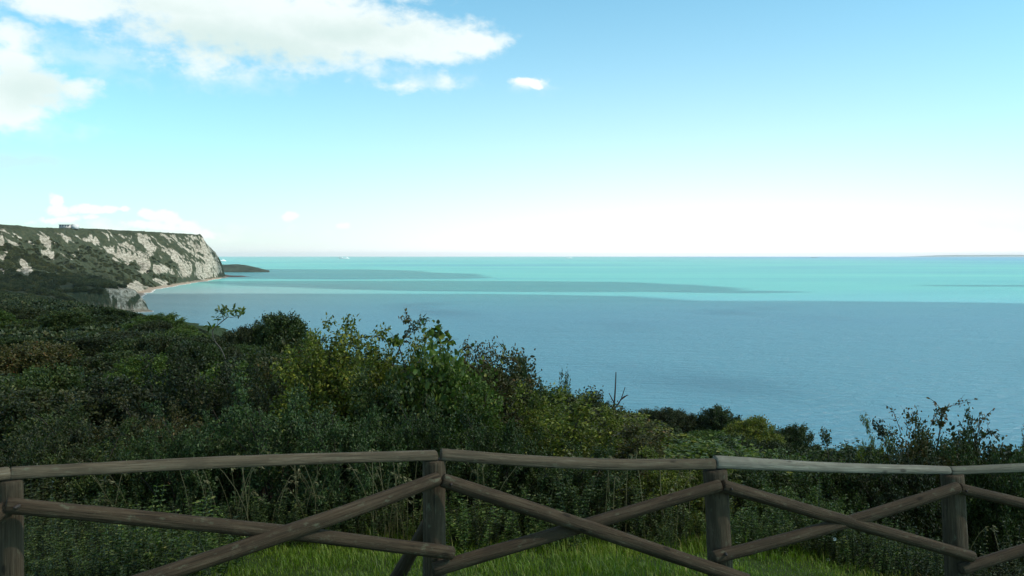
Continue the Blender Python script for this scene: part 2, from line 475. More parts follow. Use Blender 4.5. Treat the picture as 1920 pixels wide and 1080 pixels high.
# low platform and rock ledges beyond the headland
def headland():
    ps = np.linspace(395, 506, 90); ys = np.linspace(3617, 3950, 50)
    PXX, Y = np.meshgrid(ps, ys)
    X = (PXX - 960) / F * Y
    top = np.interp(PXX, [395, 420, 438, 450, 462, 480, 497, 506], [25, 26, 28, 28, 24, 15, 5, 1])
    e = smooth(3624, 3677, Y) * (1 - smooth(3900, 3950, Y))
    Z = top * (0.05 + 0.95 * e) + fbm(X / 18, Y / 18, 5, 4) * 2.5 * e + 1.5
    Z = np.where((Y < 3625.5) | (PXX > 505), -4, Z)
    n = X.shape; idx = np.arange(X.size).reshape(n)
    q = np.stack([idx[:-1, :-1], idx[:-1, 1:], idx[1:, 1:], idx[1:, :-1]], -1).reshape(-1, 4)
    b = 1 - smooth(2.5, 6, Z)
    o = mesh_np('headland', np.stack([X, Y, Z], -1).reshape(-1, 3), q, None, {'chalk': np.zeros(X.size), 'beach': b.ravel()}, simple('headland_turf', (0.1, 0.115, 0.082), 0.95, 0.03, 0.35, 0.1), True)
    tag(o, kind='structure')
    # a rocky reef by the foot of the cliff
    xs = np.linspace(-930, -846, 60); ys = np.linspace(2835, 2905, 30)
    X, Y = np.meshgrid(xs, ys)
    e = smooth(2835, 2850, Y) * (1 - smooth(2885, 2905, Y)) * (1 - smooth(-885, -848, X) * 0.75)
    Z = e * (4.2 + fbm(X / 8, Y / 8, 9, 4) * 2.0 + 3.0 * smooth(-905, -928, X)) - 1.2
    n = X.shape; idx = np.arange(X.size).reshape(n)
    q = np.stack([idx[:-1, :-1], idx[:-1, 1:], idx[1:, 1:], idx[1:, :-1]], -1).reshape(-1, 4)
    o = mesh_np('reef', np.stack([X, Y, Z], -1).reshape(-1, 3), q, None, None, simple('wet_rock', (0.16, 0.115, 0.1), 0.8, 0.2, 0.4), True)
    tag(o, kind='structure')
    # the far coast over the strait
    xs = np.linspace(20000, 40000, 220)
    h = 62 + 46 * smooth(19000, 23500, xs) + fbm(xs / 2600, xs * 0, 3, 4) * 26
    h = h * 0.75 * smooth(20000, 23000, xs)
    ys = np.array([45600, 46000, 46600, 47200])
    hh = np.stack([h * 0 - 5, h * 0.8, h, h * 0 - 5])
    X, Y = np.meshgrid(xs, ys)
    n = X.shape; idx = np.arange(X.size).reshape(n)
    q = np.stack([idx[:-1, :-1], idx[:-1, 1:], idx[1:, 1:], idx[1:, :-1]], -1).reshape(-1, 4)
    o = mesh_np('far_coast', np.stack([X, Y, hh], -1).reshape(-1, 3), q, None, None, simple('far_coast_land', (0.1, 0.12, 0.1), 0.9, 0.001, 0.2), True)
    tag(o, kind='structure')


headland()


# ------------------------------------------------------------------ sea
def build_sea():
    rings = np.concatenate([[30], np.geomspace(60, 45000, 90)])
    na = 180
    ang = np.arange(na) * 2 * math.pi / na
    V = [[0, 0, 0]]
    for r in rings: V += [[r * math.cos(a), r * math.sin(a), 0] for a in ang]
    T = [[0, 1 + k, 1 + (k + 1) % na] for k in range(na)]
    Q = []
    for i in range(len(rings) - 1):
        for k in range(na):
            a = 1 + i * na + k; b = 1 + i * na + (k + 1) % na
            Q.append([a, a + na, b + na, b])
    m, nt, out = new_mat('sea_water')
    tc = N(nt, 'TexCoord'); ob = tc.outputs['Object']
    big = noise(nt, mapping(nt, ob, (0.00035, 0.0009, 1)), 1.0, 5, 0.6, 0.6)
    body = ramp(nt, big, [(0.3, (0.07, 0.32, 0.36)), (0.52, (0.105, 0.43, 0.385)), (0.72, (0.15, 0.5, 0.40))])
    # body colour turns bluer off to the right
    sep = N(nt, 'SeparateXYZ'); L(nt, ob, sep.inputs[0])
    deep = N(nt, 'MapRange', interpolation_type='SMOOTHSTEP'); deep.inputs[1].default_value = 2500; deep.inputs[2].default_value = 9000
    L(nt, sep.outputs[0], deep.inputs[0])
    body = mixc(nt, math_(nt, 'MULTIPLY', deep.outputs[0], 0.8), body, (0.05, 0.25, 0.45))
    near_shade = N(nt, 'MapRange', interpolation_type='SMOOTHSTEP'); near_shade.inputs[1].default_value = 2000; near_shade.inputs[2].default_value = 900
    L(nt, sep.outputs[1], near_shade.inputs[0])
    body = mixc(nt, math_(nt, 'MULTIPLY', near_shade.outputs[0], 0.75), body, (0.11, 0.345, 0.49))  # blue of the cloud-shaded near water, put into the body colour
    silt = N(nt, 'MapRange', interpolation_type='SMOOTHSTEP'); silt.inputs[1].default_value = -60; silt.inputs[2].default_value = -620
    L(nt, sep.outputs[0], silt.inputs[0])
    close = N(nt, 'MapRange', interpolation_type='SMOOTHSTEP'); close.inputs[1].default_value = 2600; close.inputs[2].default_value = 1500
    L(nt, sep.outputs[1], close.inputs[0])
    body = mixc(nt, math_(nt, 'MULTIPLY', math_(nt, 'MULTIPLY', silt.outputs[0], close.outputs[0]), 0.9), body, (0.24, 0.33, 0.31))
    d = N(nt, 'BsdfDiffuse'); L(nt, body, d.inputs['Color'])
    gl = N(nt, 'BsdfGlossy'); gl.inputs['Roughness'].default_value = 0.2
    gl.inputs['Color'].default_value = (0.92, 0.96, 1, 1)
    w1 = noise(nt, mapping(nt, ob, (0.07, 0.17, 1), (0, 0, 0.25)), 1.0, 6, 0.68, 0.4)
    w2 = noise(nt, mapping(nt, ob, (0.006, 0.016, 1), (0, 0, 0.12)), 1.0, 5, 0.6, 0.5)
    w3 = noise(nt, mapping(nt, ob, (0.22, 0.5, 1), (0, 0, 0.2)), 1.0, 4, 0.65, 0.3)
    bp = N(nt, 'Bump'); bp.inputs['Strength'].default_value = 1.0; bp.inputs['Distance'].default_value = 3.0
    L(nt, math_(nt, 'ADD', math_(nt, 'MULTIPLY_ADD', w3, 0.4, w1), math_(nt, 'MULTIPLY', w2, 1.5)), bp.inputs['Height'])
    L(nt, bp.outputs[0], gl.inputs['Normal']); L(nt, bp.outputs[0], d.inputs['Normal'])
    lw = N(nt, 'LayerWeight'); lw.inputs['Blend'].default_value = 0.25
    fac = math_(nt, 'MULTIPLY_ADD', lw.outputs['Fresnel'], 0.28, 0.06)
    mx = N(nt, 'MixShader'); L(nt, fac, mx.inputs[0])
    L(nt, d.outputs[0], mx.inputs[1]); L(nt, gl.outputs[0], mx.inputs[2])
    L(nt, mx.outputs[0], out.inputs['Surface'])
    o = mesh_np('sea', np.array(V, float), Q, T, None, m, True)
    tag(o, kind='structure')


build_sea()

# ------------------------------------------------------------------ sun, overhead clouds and sky
SUN_AZ, SUN_EL = math.radians(103), math.radians(42)     # azimuth from the view direction towards the right
SUN_DIR = np.array([math.cos(SUN_EL) * math.sin(SUN_AZ), math.cos(SUN_EL) * math.cos(SUN_AZ), math.sin(SUN_EL)])
sl = bpy.data.lights.new('sun', 'SUN'); sl.energy = 3.6; sl.angle = math.radians(0.8); sl.color = (1.0, 0.95, 0.87)
so = bpy.data.objects.new('sun', sl); COL.objects.link(so)
from mathutils import Vector
so.rotation_euler = Vector(SUN_DIR.tolist()).to_track_quat('Z', 'Y').to_euler()
so.location = (300, 100, 400)


def build_clouds():
    """the broken cloud deck 2 km up, right of the view: it shades the slope and stripes the sea"""
    H = 2000.0
    off = SUN_DIR[:2] * (H / SUN_DIR[2])
    cs = 22.0
    xs = np.arange(-1900, 2600, cs); ys = np.arange(-1200, 5000, cs)
    X, Y = np.meshgrid(xs, ys)
    band_a = [(480, 504.5), (700, 505), (800, 509.5), (880, 514.5), (920, 520.5), (830, 523.5), (640, 523.5), (500, 520)]
    band_b = [(640, 526.5), (860, 527), (1000, 527.5), (1200, 530), (1340, 543), (1250, 546.5), (1000, 547), (820, 544.5), (660, 539), (560, 532)]
    low = [(440, 554), (560, 550), (720, 551), (1000, 552), (1150, 556), (1330, 566), (1500, 565), (1700, 567), (1920, 571), (2200, 580)]
    pa = [sea_at(*q) for q in band_a]; pb = [sea_at(*q) for q in band_b]
    p2 = [sea_at(*q) for q in low] + [(1500, 900), (2200, 300), (2000, -700), (600, -1000), (-500, -700), (-900, -200), (-700, 250), (-420, 520), (-300, 800), (-335, 1150), (-400, 1380)]
    wx = fbm(X / 330, Y / 330, 5, 4) * 110; wy = fbm(X / 330 + 20, Y / 330, 9, 4) * 110
    m = (inpoly(X + wx * 0.9, Y + wy * 0.9, pa) | inpoly(X + wx * 0.9, Y + wy * 0.7, pb) | inpoly(X + wx * 0.35, Y + wy * 0.8, p2)).astype(float)
    # thin streaks off the right-hand edge
    for px0, px1, py, hw in ((1330, 1510, 547.5, 1.0), (1700, 1960, 543.5, 0.7), (1800, 2000, 536, 0.5)):
        a = sea_at(px0, py); b = sea_at(px1, py)
        dd = a[1] ** 2 / (EYE * F) * hw
        m = np.maximum(m, ((X > a[0]) & (X < b[0]) & (np.abs(Y - a[1] + wy * 0.3) < dd)) * 1.0)
    soft = m.copy()
    for _ in range(8):
        p = np.pad(soft, 1)
        soft = (p[1:-1, 1:-1] * 2 + p[:-2, 1:-1] + p[2:, 1:-1] + p[1:-1, :-2] + p[1:-1, 2:]) / 6
    edge = m.copy()
    for _ in range(5):
        p = np.pad(edge, 1)
        edge = (p[1:-1, 1:-1] * 2 + p[:-2, 1:-1] + p[2:, 1:-1] + p[1:-1, :-2] + p[1:-1, 2:]) / 6
    lab = edge + (0.1 + 3.4 * edge * (1 - edge)) * fbm(X / 380, Y / 55, 55, 4) > 0.5
    th = 40 + 240 * soft * soft * (1 + 0.6 * fbm(X / 200, Y / 200, 13, 4))
    wt = (X + off[0]); yt = (Y + off[1])
    topz = H + th * 1.3; botz = H - th * 0.35
    nr, nc = X.shape
    # one closed lumpy body per patch
    seen = np.zeros(lab.shape, int); cur = 0
    for i in range(nr):
        for j in range(nc):
            if lab[i, j] and not seen[i, j]:
                cur += 1; st = [(i, j)]; seen[i, j] = cur
                while st:
                    a, b = st.pop()
                    for da, db in ((1, 0), (-1, 0), (0, 1), (0, -1)):
                        a2, b2 = a + da, b + db
                        if 0 <= a2 < nr and 0 <= b2 < nc and lab[a2, b2] and not seen[a2, b2]:
                            seen[a2, b2] = cur; st.append((a2, b2))
    mt, nt, out = new_mat('cloud_vapour')
    d = N(nt, 'BsdfDiffuse'); d.inputs['Color'].default_value = (0.95, 0.95, 0.95, 1)
    tr = N(nt, 'BsdfTransparent'); tr.inputs['Color'].default_value = (1, 1, 1, 1)
    t = N(nt, 'BsdfTranslucent'); t.inputs['Color'].default_value = (0.95, 0.95, 0.97, 1)
    mx = N(nt, 'MixShader'); mx.inputs[0].default_value = 0.5
    L(nt, d.outputs[0], mx.inputs[1]); L(nt, t.outputs[0], mx.inputs[2]); m2 = N(nt, 'MixShader'); m2.inputs[0].default_value = 0.57
    L(nt, mx.outputs[0], m2.inputs[1]); L(nt, tr.outputs[0], m2.inputs[2]); L(nt, m2.outputs[0], out.inputs['Surface'])
    for k in range(1, cur + 1):
        cells = np.argwhere(seen == k)
        if len(cells) < 4: continue
        vid = {}; V = []; Q = []

        def vert(i, j, side):
            key = (i, j, side)
            if key not in vid:
                ii = min(max(i, 0), nr - 1); jj = min(max(j, 0), nc - 1)
                vid[key] = len(V)
                V.append((wt[ii, jj] - cs / 2, yt[ii, jj] - cs / 2, topz[ii, jj] if side else botz[ii, jj]))
            return vid[key]
        for i, j in cells:
            Q.append([vert(i, j, 1), vert(i, j + 1, 1), vert(i + 1, j + 1, 1), vert(i + 1, j, 1)])
            Q.append([vert(i, j, 0), vert(i + 1, j, 0), vert(i + 1, j + 1, 0), vert(i, j + 1, 0)])
            for di, dj, e0, e1 in ((-1, 0, (0, 0), (0, 1)), (1, 0, (1, 1), (1, 0)), (0, -1, (1, 0), (0, 0)), (0, 1, (0, 1), (1, 1))):
                a2, b2 = i + di, j + dj
                if not (0 <= a2 < nr and 0 <= b2 < nc and seen[a2, b2] == k):
                    Q.append([vert(i + e0[0], j + e0[1], 0), vert(i + e1[0], j + e1[1], 0), vert(i + e1[0], j + e1[1], 1), vert(i + e0[0], j + e0[1], 1)])
        o = mesh_np('cloud', np.array(V), Q, None, None, mt, True)
        tag(o, kind='structure')


build_clouds()


def build_world():
    w = bpy.data.worlds.new('World'); SC.world = w; w.use_nodes = True
    nt = w.node_tree
    for n in list(nt.nodes): nt.nodes.remove(n)
    out = nt.nodes.new('ShaderNodeOutputWorld')
    bg = N(nt, 'Background'); bg.inputs['Strength'].default_value = 0.1
    sky = N(nt, 'TexSky', sky_type='NISHITA', sun_disc=False)
    sky.sun_elevation = SUN_EL; sky.sun_rotation = SUN_AZ
    sky.air_density = 1.0; sky.dust_density = 1.2; sky.ozone_density = 1.6; sky.altitude = 70
    tc = N(nt, 'TexCoord')
    sp = N(nt, 'SeparateXYZ'); L(nt, tc.outputs['Generated'], sp.inputs[0])
    az = math_(nt, 'ARCTAN2', sp.outputs[0], sp.outputs[1])
    hx = math_(nt, 'SQRT', math_(nt, 'ADD', math_(nt, 'POWER', sp.outputs[0], 2.0), math_(nt, 'POWER', sp.outputs[1], 2.0)))
    el = math_(nt, 'DIVIDE', sp.outputs[2], math_(nt, 'MAXIMUM', hx, 0.001))
    cb = N(nt, 'CombineXYZ'); L(nt, az, cb.inputs[0]); L(nt, el, cb.inputs[1])
    P = cb.outputs[0]
    # air colour: cyan above, whitening to the right and towards the sea
    base = mixc(nt, 1.0, sky.outputs[0], TINT, 'MULTIPLY')
    up = math_(nt, 'MAXIMUM', el, 0.0)
    band = math_(nt, 'EXPONENT', math_(nt, 'MULTIPLY', up, -10.0))
    da = math_(nt, 'SUBTRACT', az, 0.24)
    side = math_(nt, 'EXPONENT', math_(nt, 'MULTIPLY', math_(nt, 'MULTIPLY', da, da), -4.0))
    fac = math_(nt, 'MULTIPLY', band, math_(nt, 'MULTIPLY_ADD', side, 0.66, 0.34), clamp=True)
    base = mixc(nt, fac, base, (9.6, 9.3, 9.6))
    # cloud banks at infinity, by bearing and elevation
    def ae(px, py):
        t = (px - 960) / F
        a = math.atan(t)
        return a, (EYEY - py) / F * math.cos(a)

    wob = N(nt, 'TexNoise'); wob.inputs['Scale'].default_value = 9; wob.inputs['Detail'].default_value = 6
    wob.inputs['Roughness'].default_value = 0.6
    L(nt, mapping(nt, P, (1, 1.5, 1)), wob.inputs['Vector'])
    fr = noise(nt, mapping(nt, P, (1, 1.5, 1)), 34, 6, 0.62)
    shift = N(nt, 'VectorMath', operation='MULTIPLY_ADD')
    L(nt, wob.outputs['Color'], shift.inputs[0]); shift.inputs[1].default_value = (0.05, 0.03, 0); shift.inputs[2].default_value = (-0.025, -0.015, 0)
    sh2 = N(nt, 'VectorMath', operation='ADD'); L(nt, P, sh2.inputs[0]); L(nt, shift.outputs[0], sh2.inputs[1])
    Pw = sh2.outputs[0]

    def field(blobs):
        acc = None
        for (px, py, rx, ry, s) in blobs:
            a, e = ae(px, py)
            k = N(nt, 'VectorMath', operation='MULTIPLY_ADD')
            L(nt, Pw, k.inputs[0])
            ia, ie = F / rx, F / ry
            k.inputs[1].default_value = (ia, ie, 0); k.inputs[2].default_value = (-a * ia, -e * ie, 0)
            ln = N(nt, 'VectorMath', operation='LENGTH'); L(nt, k.outputs[0], ln.inputs[0])
            v = math_(nt, 'MULTIPLY_ADD', ln.outputs['Value'], -s, s)
            acc = v if acc is None else math_(nt, 'MAXIMUM', acc, v)
        return acc

    thick = field([(430, 25, 260, 100, 1), (590, 50, 260, 88, 1), (770, 72, 185, 52, 1), (880, 76, 90, 30, 1), (140, 2, 130, 42, 1),
                   (560, -60, 420, 70, 1), (385, 110, 110, 35, .5), (40, 165, 110, 50, 1), (150, 168, 45, 24, .8), (28, 70, 42, 55, .7), (25, 115, 60, 45, .9), (15, 190, 60, 35, .9), (30, 212, 66, 32, 1.0),
                   (250, 434, 280, 20, .3),
                   (990, 155, 46, 13, .75), (765, 160, 60, 15, .45), (840, 152, 24, 26, .45),
                   (1890, 425, 120, 24, .5), (20, 430, 90, 10, .6)])
    fr2 = math_(nt, 'MULTIPLY_ADD', fr, 1.15, -0.57)
    dens = math_(nt, 'ADD', thick, fr2)
    mr = N(nt, 'MapRange', interpolation_type='SMOOTHSTEP'); mr.inputs[1].default_value = -0.06; mr.inputs[2].default_value = 0.56
    L(nt, dens, mr.inputs[0])
    grey = field([(460, 80, 300, 60, 1.1), (640, 60, 240, 45, .8), (330, 20, 170, 45, .5), (60, 165, 130, 60, .8), (640, 90, 200, 35, .5), (45, 305, 90, 25, .2), (110, 60, 80, 40, .5)])
    gr = N(nt, 'MapRange', interpolation_type='SMOOTHSTEP'); gr.inputs[1].default_value = -0.1; gr.inputs[2].default_value = 0.9
    L(nt, math_(nt, 'ADD', grey, math_(nt, 'MULTIPLY', fr2, 0.6)), gr.inputs[0])
    ccol = mixc(nt, gr.outputs[0], (6.6, 7.1, 6.9), (5.1, 6.0, 5.7))
    wis = field([(40, 303, 90, 22, 1.0)])
    wr = N(nt, 'MapRange', interpolation_type='SMOOTHSTEP'); wr.inputs[1].default_value = 0.0; wr.inputs[2].default_value = 0.8
    L(nt, math_(nt, 'ADD', wis, fr2), wr.inputs[0])
    base = mixc(nt, math_(nt, 'MULTIPLY', wr.outputs[0], 0.5), base, (4.3, 5.4, 6.4))
    full = mixc(nt, math_(nt, 'MULTIPLY', mr.outputs[0], 0.93), base, ccol)
    veil = field([(150, 105, 210, 60, .6), (430, 140, 190, 36, .7), (800, 150, 110, 30, .7), (60, 240, 110, 30, .6), (700, 130, 200, 26, .6), (1000, 160, 70, 20, .6), (250, 70, 90, 40, .6)])
    vr = N(nt, 'MapRange', interpolation_type='SMOOTHSTEP'); vr.inputs[1].default_value = 0.0; vr.inputs[2].default_value = 0.8
    L(nt, math_(nt, 'ADD', veil, math_(nt, 'MULTIPLY', fr2, 1.3)), vr.inputs[0])
    full = mixc(nt, math_(nt, 'MULTIPLY', vr.outputs[0], 0.38), full, (6.2, 6.9, 6.9))
    puffs = field([(112, 374, 17, 16, 1), (116, 392, 22, 15, 1), (165, 392, 30, 13, 1), (205, 396, 30, 11, 1), (235, 397, 14, 8, 1), (285, 404, 28, 12, 1), (318, 408, 26, 17, 1), (350, 422, 34, 15, 1),
                   (385, 432, 24, 12, 1), (130, 410, 60, 8, .7), (300, 425, 80, 10, .7), (546, 406, 20, 12, .9), (652, 422, 15, 9, .7), (990, 152, 34, 11, .8), (1008, 160, 16, 9, .9)])
    frp = noise(nt, mapping(nt, P, (1, 1.2, 1)), 85, 5, 0.6)
    pr_ = N(nt, 'MapRange', interpolation_type='SMOOTHSTEP'); pr_.inputs[1].default_value = 0.1; pr_.inputs[2].default_value = 0.5
    L(nt, math_(nt, 'ADD', puffs, math_(nt, 'MULTIPLY_ADD', frp, 1.3, -0.6)), pr_.inputs[0])
    full = mixc(nt, math_(nt, 'MULTIPLY', pr_.outputs[0], 0.9), full, (6.9, 7.1, 6.9))
    ov = N(nt, 'MapRange', interpolation_type='SMOOTHSTEP'); ov.inputs[1].default_value = 0.38; ov.inputs[2].default_value = 1.1
    L(nt, el, ov.inputs[0])
    on = noise(nt, tc.outputs['Generated'], 2.2, 5, 0.6)
    onf = ramp(nt, on, [(0.36, 0.35), (0.6, 1.0)])
    full = mixc(nt, math_(nt, 'MULTIPLY', ov.outputs[0], onf), full, (2.3, 2.0, 1.7))
    L(nt, full, bg.inputs['Color']); L(nt, bg.outputs[0], out.inputs['Surface'])


TINT = (0.74, 1.38, 1.33)
build_world()

# the air: a closed box of thin haze over land and sea
def build_haze():
    mb = MB(); mb.box((4000, 24000, 84), (90000, 48800, 176))
    m, nt, out = new_mat('sea_air')
    v = N(nt, 'VolumePrincipled'); v.inputs['Density'].default_value = 0.000018
    v.inputs['Color'].default_value = (0.86, 0.95, 1.0, 1)
    L(nt, v.outputs[0], out.inputs['Volume'])
    o = mb.build('haze', m)
    o.location = (0, 0, 0)
    tag(o, kind='stuff')


HAZE = True
if HAZE: build_haze()


# ------------------------------------------------------------------ leaves and plants
def leaves(pos, axis, size, rnd, rng, width=0.55, fold=0.35, up=0.5):
    """folded two-quad leaves at pos, pointing along axis"""
    n = len(pos)
    axis = axis / (np.linalg.norm(axis, axis=1)[:, None] + 1e-9)
    nrm = rng.normal(size=(n, 3)); nrm[:, 2] += up * 2
    nrm -= (nrm * axis).sum(1)[:, None] * axis
    nrm /= np.linalg.norm(nrm, axis=1)[:, None] + 1e-9
    sd = np.cross(axis, nrm)
    s = np.asarray(size)[:, None]
    wv = sd * s * width * 0.5; fl = nrm * s * fold * width * 0.5
    droop = nrm * s * 0.12
    b = pos; tip = pos + axis * s - droop
    l1 = pos + axis * s * 0.3 + wv * 0.9 + fl; l2 = pos + axis * s * 0.68 + wv * 0.72 + fl * 0.7
    r1 = pos + axis * s * 0.3 - wv * 0.9 + fl; r2 = pos + axis * s * 0.68 - wv * 0.72 + fl * 0.7
    V = np.stack([b, l1, l2, tip, r2, r1], 1).reshape(-1, 3)
    i = np.arange(n)[:, None] * 6
    Q = np.concatenate([i + np.array([[0, 1, 2, 3]]), i + np.array([[0, 3, 4, 5]])])
    return V, Q, np.repeat(rnd, 6)


def unit(v):
    return v / (np.linalg.norm(v, axis=-1, keepdims=True) + 1e-9)


def bush_geo(seed, rx, h, nstem, ntwig, nleaf, lsize, twig=0.45, spiky=0.2, lowest=0.12, lump=0.25, width=0.55, clump=0.9):
    """stems from the base to an uneven outline, twigs on them, leaves along the twigs"""
    rng = np.random.default_rng(seed)
    st = MB(); P = []; A = []; R = []
    lobes = unit(rng.normal(size=(7, 3)) * np.array([1, 1, 0.7]) + np.array([0, 0, 0.35])); lobes_w = rng.uniform(-lump, lump, 7)
    for k in range(nstem):
        d = unit(rng.normal(size=3) + np.array([0, 0, 0.25])); d[2] = abs(d[2]) * 1.05 - 0.12
        rad = (0.55 + 0.45 * rng.random() ** 0.6) * (1 + spiky * min(0.55, max(0, rng.normal() - 0.6)))
        for lb, lw in zip(lobes, lobes_w): rad *= 1 + lw * max(0, float(d @ lb)) ** 3
        end = np.array([d[0] * rx, d[1] * rx, h * (0.3 + 0.7 * d[2])]) * np.array([rad, rad, 1]) 
        end[2] = max(h * lowest * rng.uniform(0.8, 1.25), h * 0.3 + h * 0.7 * d[2] * rad)
        base = np.array([rng.normal() * 0.1 * rx, rng.normal() * 0.1 * rx, -0.15])
        mid = base * 0.4 + end * 0.6 + np.array([-d[0] * rx * 0.2, -d[1] * rx * 0.2, 0.12 * h]) + rng.normal(size=3) * 0.06 * h
        t = np.linspace(0, 1, 6)[:, None]
        pts = (1 - t) ** 2 * base + 2 * t * (1 - t) * mid + t ** 2 * end
        if k % 2 == 0: st.tube(pts, np.linspace(0.02, 0.006, 6) * (h / 3) ** 0.5, 4)
        sdir = unit(pts[-1] - pts[-3])
        for q in range(ntwig):
            tt = 0.45 + 0.55 * rng.random() ** 0.7
            p0 = (1 - tt) ** 2 * base + 2 * tt * (1 - tt) * mid + tt ** 2 * end
            td = unit(sdir * 0.7 + rng.normal(size=3) * 0.7 + np.array([0, 0, 0.22]))
            ln = twig * rng.uniform(0.5, 1.2)
            if q % 5 == 0 and k % 2 == 0: st.tube([p0, p0 + td * ln * 0.5 + np.array([0, 0, .02]), p0 + td * ln], [0.007, 0.005, 0.003], 3)
            u = rng.random(nleaf) ** 0.8
            pp = p0 + td * (u * ln)[:, None] + rng.normal(size=(nleaf, 3)) * lsize * clump
            ad = td * 0.6 + rng.normal(size=(nleaf, 3)) * 0.8
            tw = rng.random() * 0.35
            P.append(pp); A.append(ad); R.append(np.clip(rng.normal(0.33, 0.2, nleaf) + tw * 0.6, 0, 1))
    P = np.vstack(P); A = np.vstack(A); R = np.concatenate(R)
    keep = P[:, 2] > -0.1
    P, A, R = P[keep], A[keep], R[keep]
    sz = lsize * rng.uniform(0.65, 1.25, len(P))
    V, Q, RR = leaves(P, A, sz, R, rng, width)
    return V, Q, RR, st


PROTO = {}


def proto(key, mat, **kw):
    V, Q, RR, st = bush_geo(**kw)
    root = bpy.data.objects.new('shrub', None)
    fo = mesh_np('foliage', V, Q, None, {'rnd': RR}, M[mat], False, root, False)
    so_ = st.build('stems', M['bark'], root, False, False)
    PROTO[key] = dict(root=root, fol=fo, stems=so_, h=float(np.percentile(V[:, 2], 96.5)), r=float(np.percentile(np.hypot(V[:, 0], V[:, 1]), 93)))


proto('haw_a', 'leaf_yellow', seed=1, rx=1.0, h=2.8, nstem=60, ntwig=7, nleaf=46, lsize=0.072, twig=0.36, lowest=0.42, spiky=0.4, lump=0.4)
proto('haw_b', 'leaf_rust', seed=2, rx=1.1, h=2.7, nstem=60, ntwig=7, nleaf=50, lsize=0.064, twig=0.36, lowest=0.42, spiky=0.4, lump=0.4)
proto('haw_airy', 'leaf_rust', seed=3, rx=0.95, h=2.4, nstem=56, ntwig=9, nleaf=34, lsize=0.072, twig=0.32, spiky=0.15, lump=0.5)
proto('bram_a', 'leaf_cool', seed=4, rx=1.6, h=2.0, nstem=64, ntwig=6, nleaf=80, lsize=0.052, twig=0.3, spiky=0.3, width=0.62, lump=0.35)
proto('bram_b', 'leaf_deep', seed=5, rx=1.4, h=2.2, nstem=64, ntwig=6, nleaf=80, lsize=0.05, twig=0.3, spiky=0.4, width=0.62, lump=0.4)
proto('broad', 'leaf_broad', seed=6, rx=1.3, h=3.2, nstem=60, ntwig=9, nleaf=14, lsize=0.125, twig=0.4, lowest=0.35, spiky=0.3, width=0.85, lump=0.4)
proto('dome_a', 'leaf_deep', seed=7, rx=2.6, h=4.2, nstem=130, ntwig=6, nleaf=50, lsize=0.115, twig=0.42, lowest=0.25, spiky=0.03, lump=0.3)
proto('dome_b', 'leaf_olive', seed=8, rx=2.4, h=3.6, nstem=110, ntwig=6, nleaf=50, lsize=0.105, twig=0.4, spiky=0.15, lump=0.4)
proto('dome_c', 'leaf_yellow', seed=9, rx=2.4, h=3.8, nstem=110, ntwig=6, nleaf=50, lsize=0.105, twig=0.4, spiky=0.15, lump=0.4)


proto('crown_a', 'leaf_deep', seed=17, rx=4.0, h=6.2, nstem=150, ntwig=7, nleaf=44, lsize=0.19, twig=0.6, lowest=0.15, spiky=0.02, lump=0.3, clump=0.9, width=0.75)
proto('crown_b', 'leaf_olive', seed=18, rx=3.9, h=5.6, nstem=140, ntwig=7, nleaf=44, lsize=0.19, twig=0.6, lowest=0.15, spiky=0.04, lump=0.38, clump=0.9, width=0.75)


def ground_z(x, y):
    return float(land(np.array([x]), np.array([y]))[0][0])


NBUSH = 0


def plant(key, px, top, d, wpx, name, label, cat, group=None, mat=None, rz=None, sink=0.0, ztop=None):
    """a copy of a shrub with its parts, standing on the slope"""
    global NBUSH
    pr = PROTO[key]
    x = (px - 960) / F * d
    zg = ground_z(x, d) - 0.05 - sink
    zt = EYE - (top - EYEY) / F * d
    sz = max(0.25, (zt - zg) / pr['h'])
    sx = wpx / F * d / 2 / pr['r']
    r = pr['root'].copy(); COL.objects.link(r)
    r.name = name
    r.location = (x, d, zg); r.scale = (sx, sx, sz)
    r.rotation_euler = (0, 0, random.uniform(0, 6.28) if rz is None else rz)
    for src in (pr['fol'], pr['stems']):
        c = src.copy(); COL.objects.link(c); c.parent = r
        c.name = 'foliage' if src is pr['fol'] else 'stems'
        if mat and src is pr['fol']:
            c.material_slots[0].link = 'OBJECT'; c.material_slots[0].material = M[mat]
    tag(r, label, cat, group)
    NBUSH += 1
    return r


def plant_small(key, px, top, d, wpx, name, label, cat, group, mat):
    """a distant shrub: one mesh"""
    global NBUSH
    pr = PROTO[key]
    x = (px - 960) / F * d
    zg = ground_z(x, d) - 0.1
    zt = EYE - (top - EYEY) / F * d
    o = pr['fol'].copy(); COL.objects.link(o); o.parent = None; o.name = name
    sx = wpx / F * d / 2 / pr['r']
    o.location = (x, d, zg); o.scale = (sx, sx, max(0.2, (zt - zg) / pr['h']))
    o.rotation_euler = (0, 0, random.uniform(0, 6.28))
    o.material_slots[0].link = 'OBJECT'; o.material_slots[0].material = M[mat]
    tag(o, label, cat, group)
    NBUSH += 1
    return o


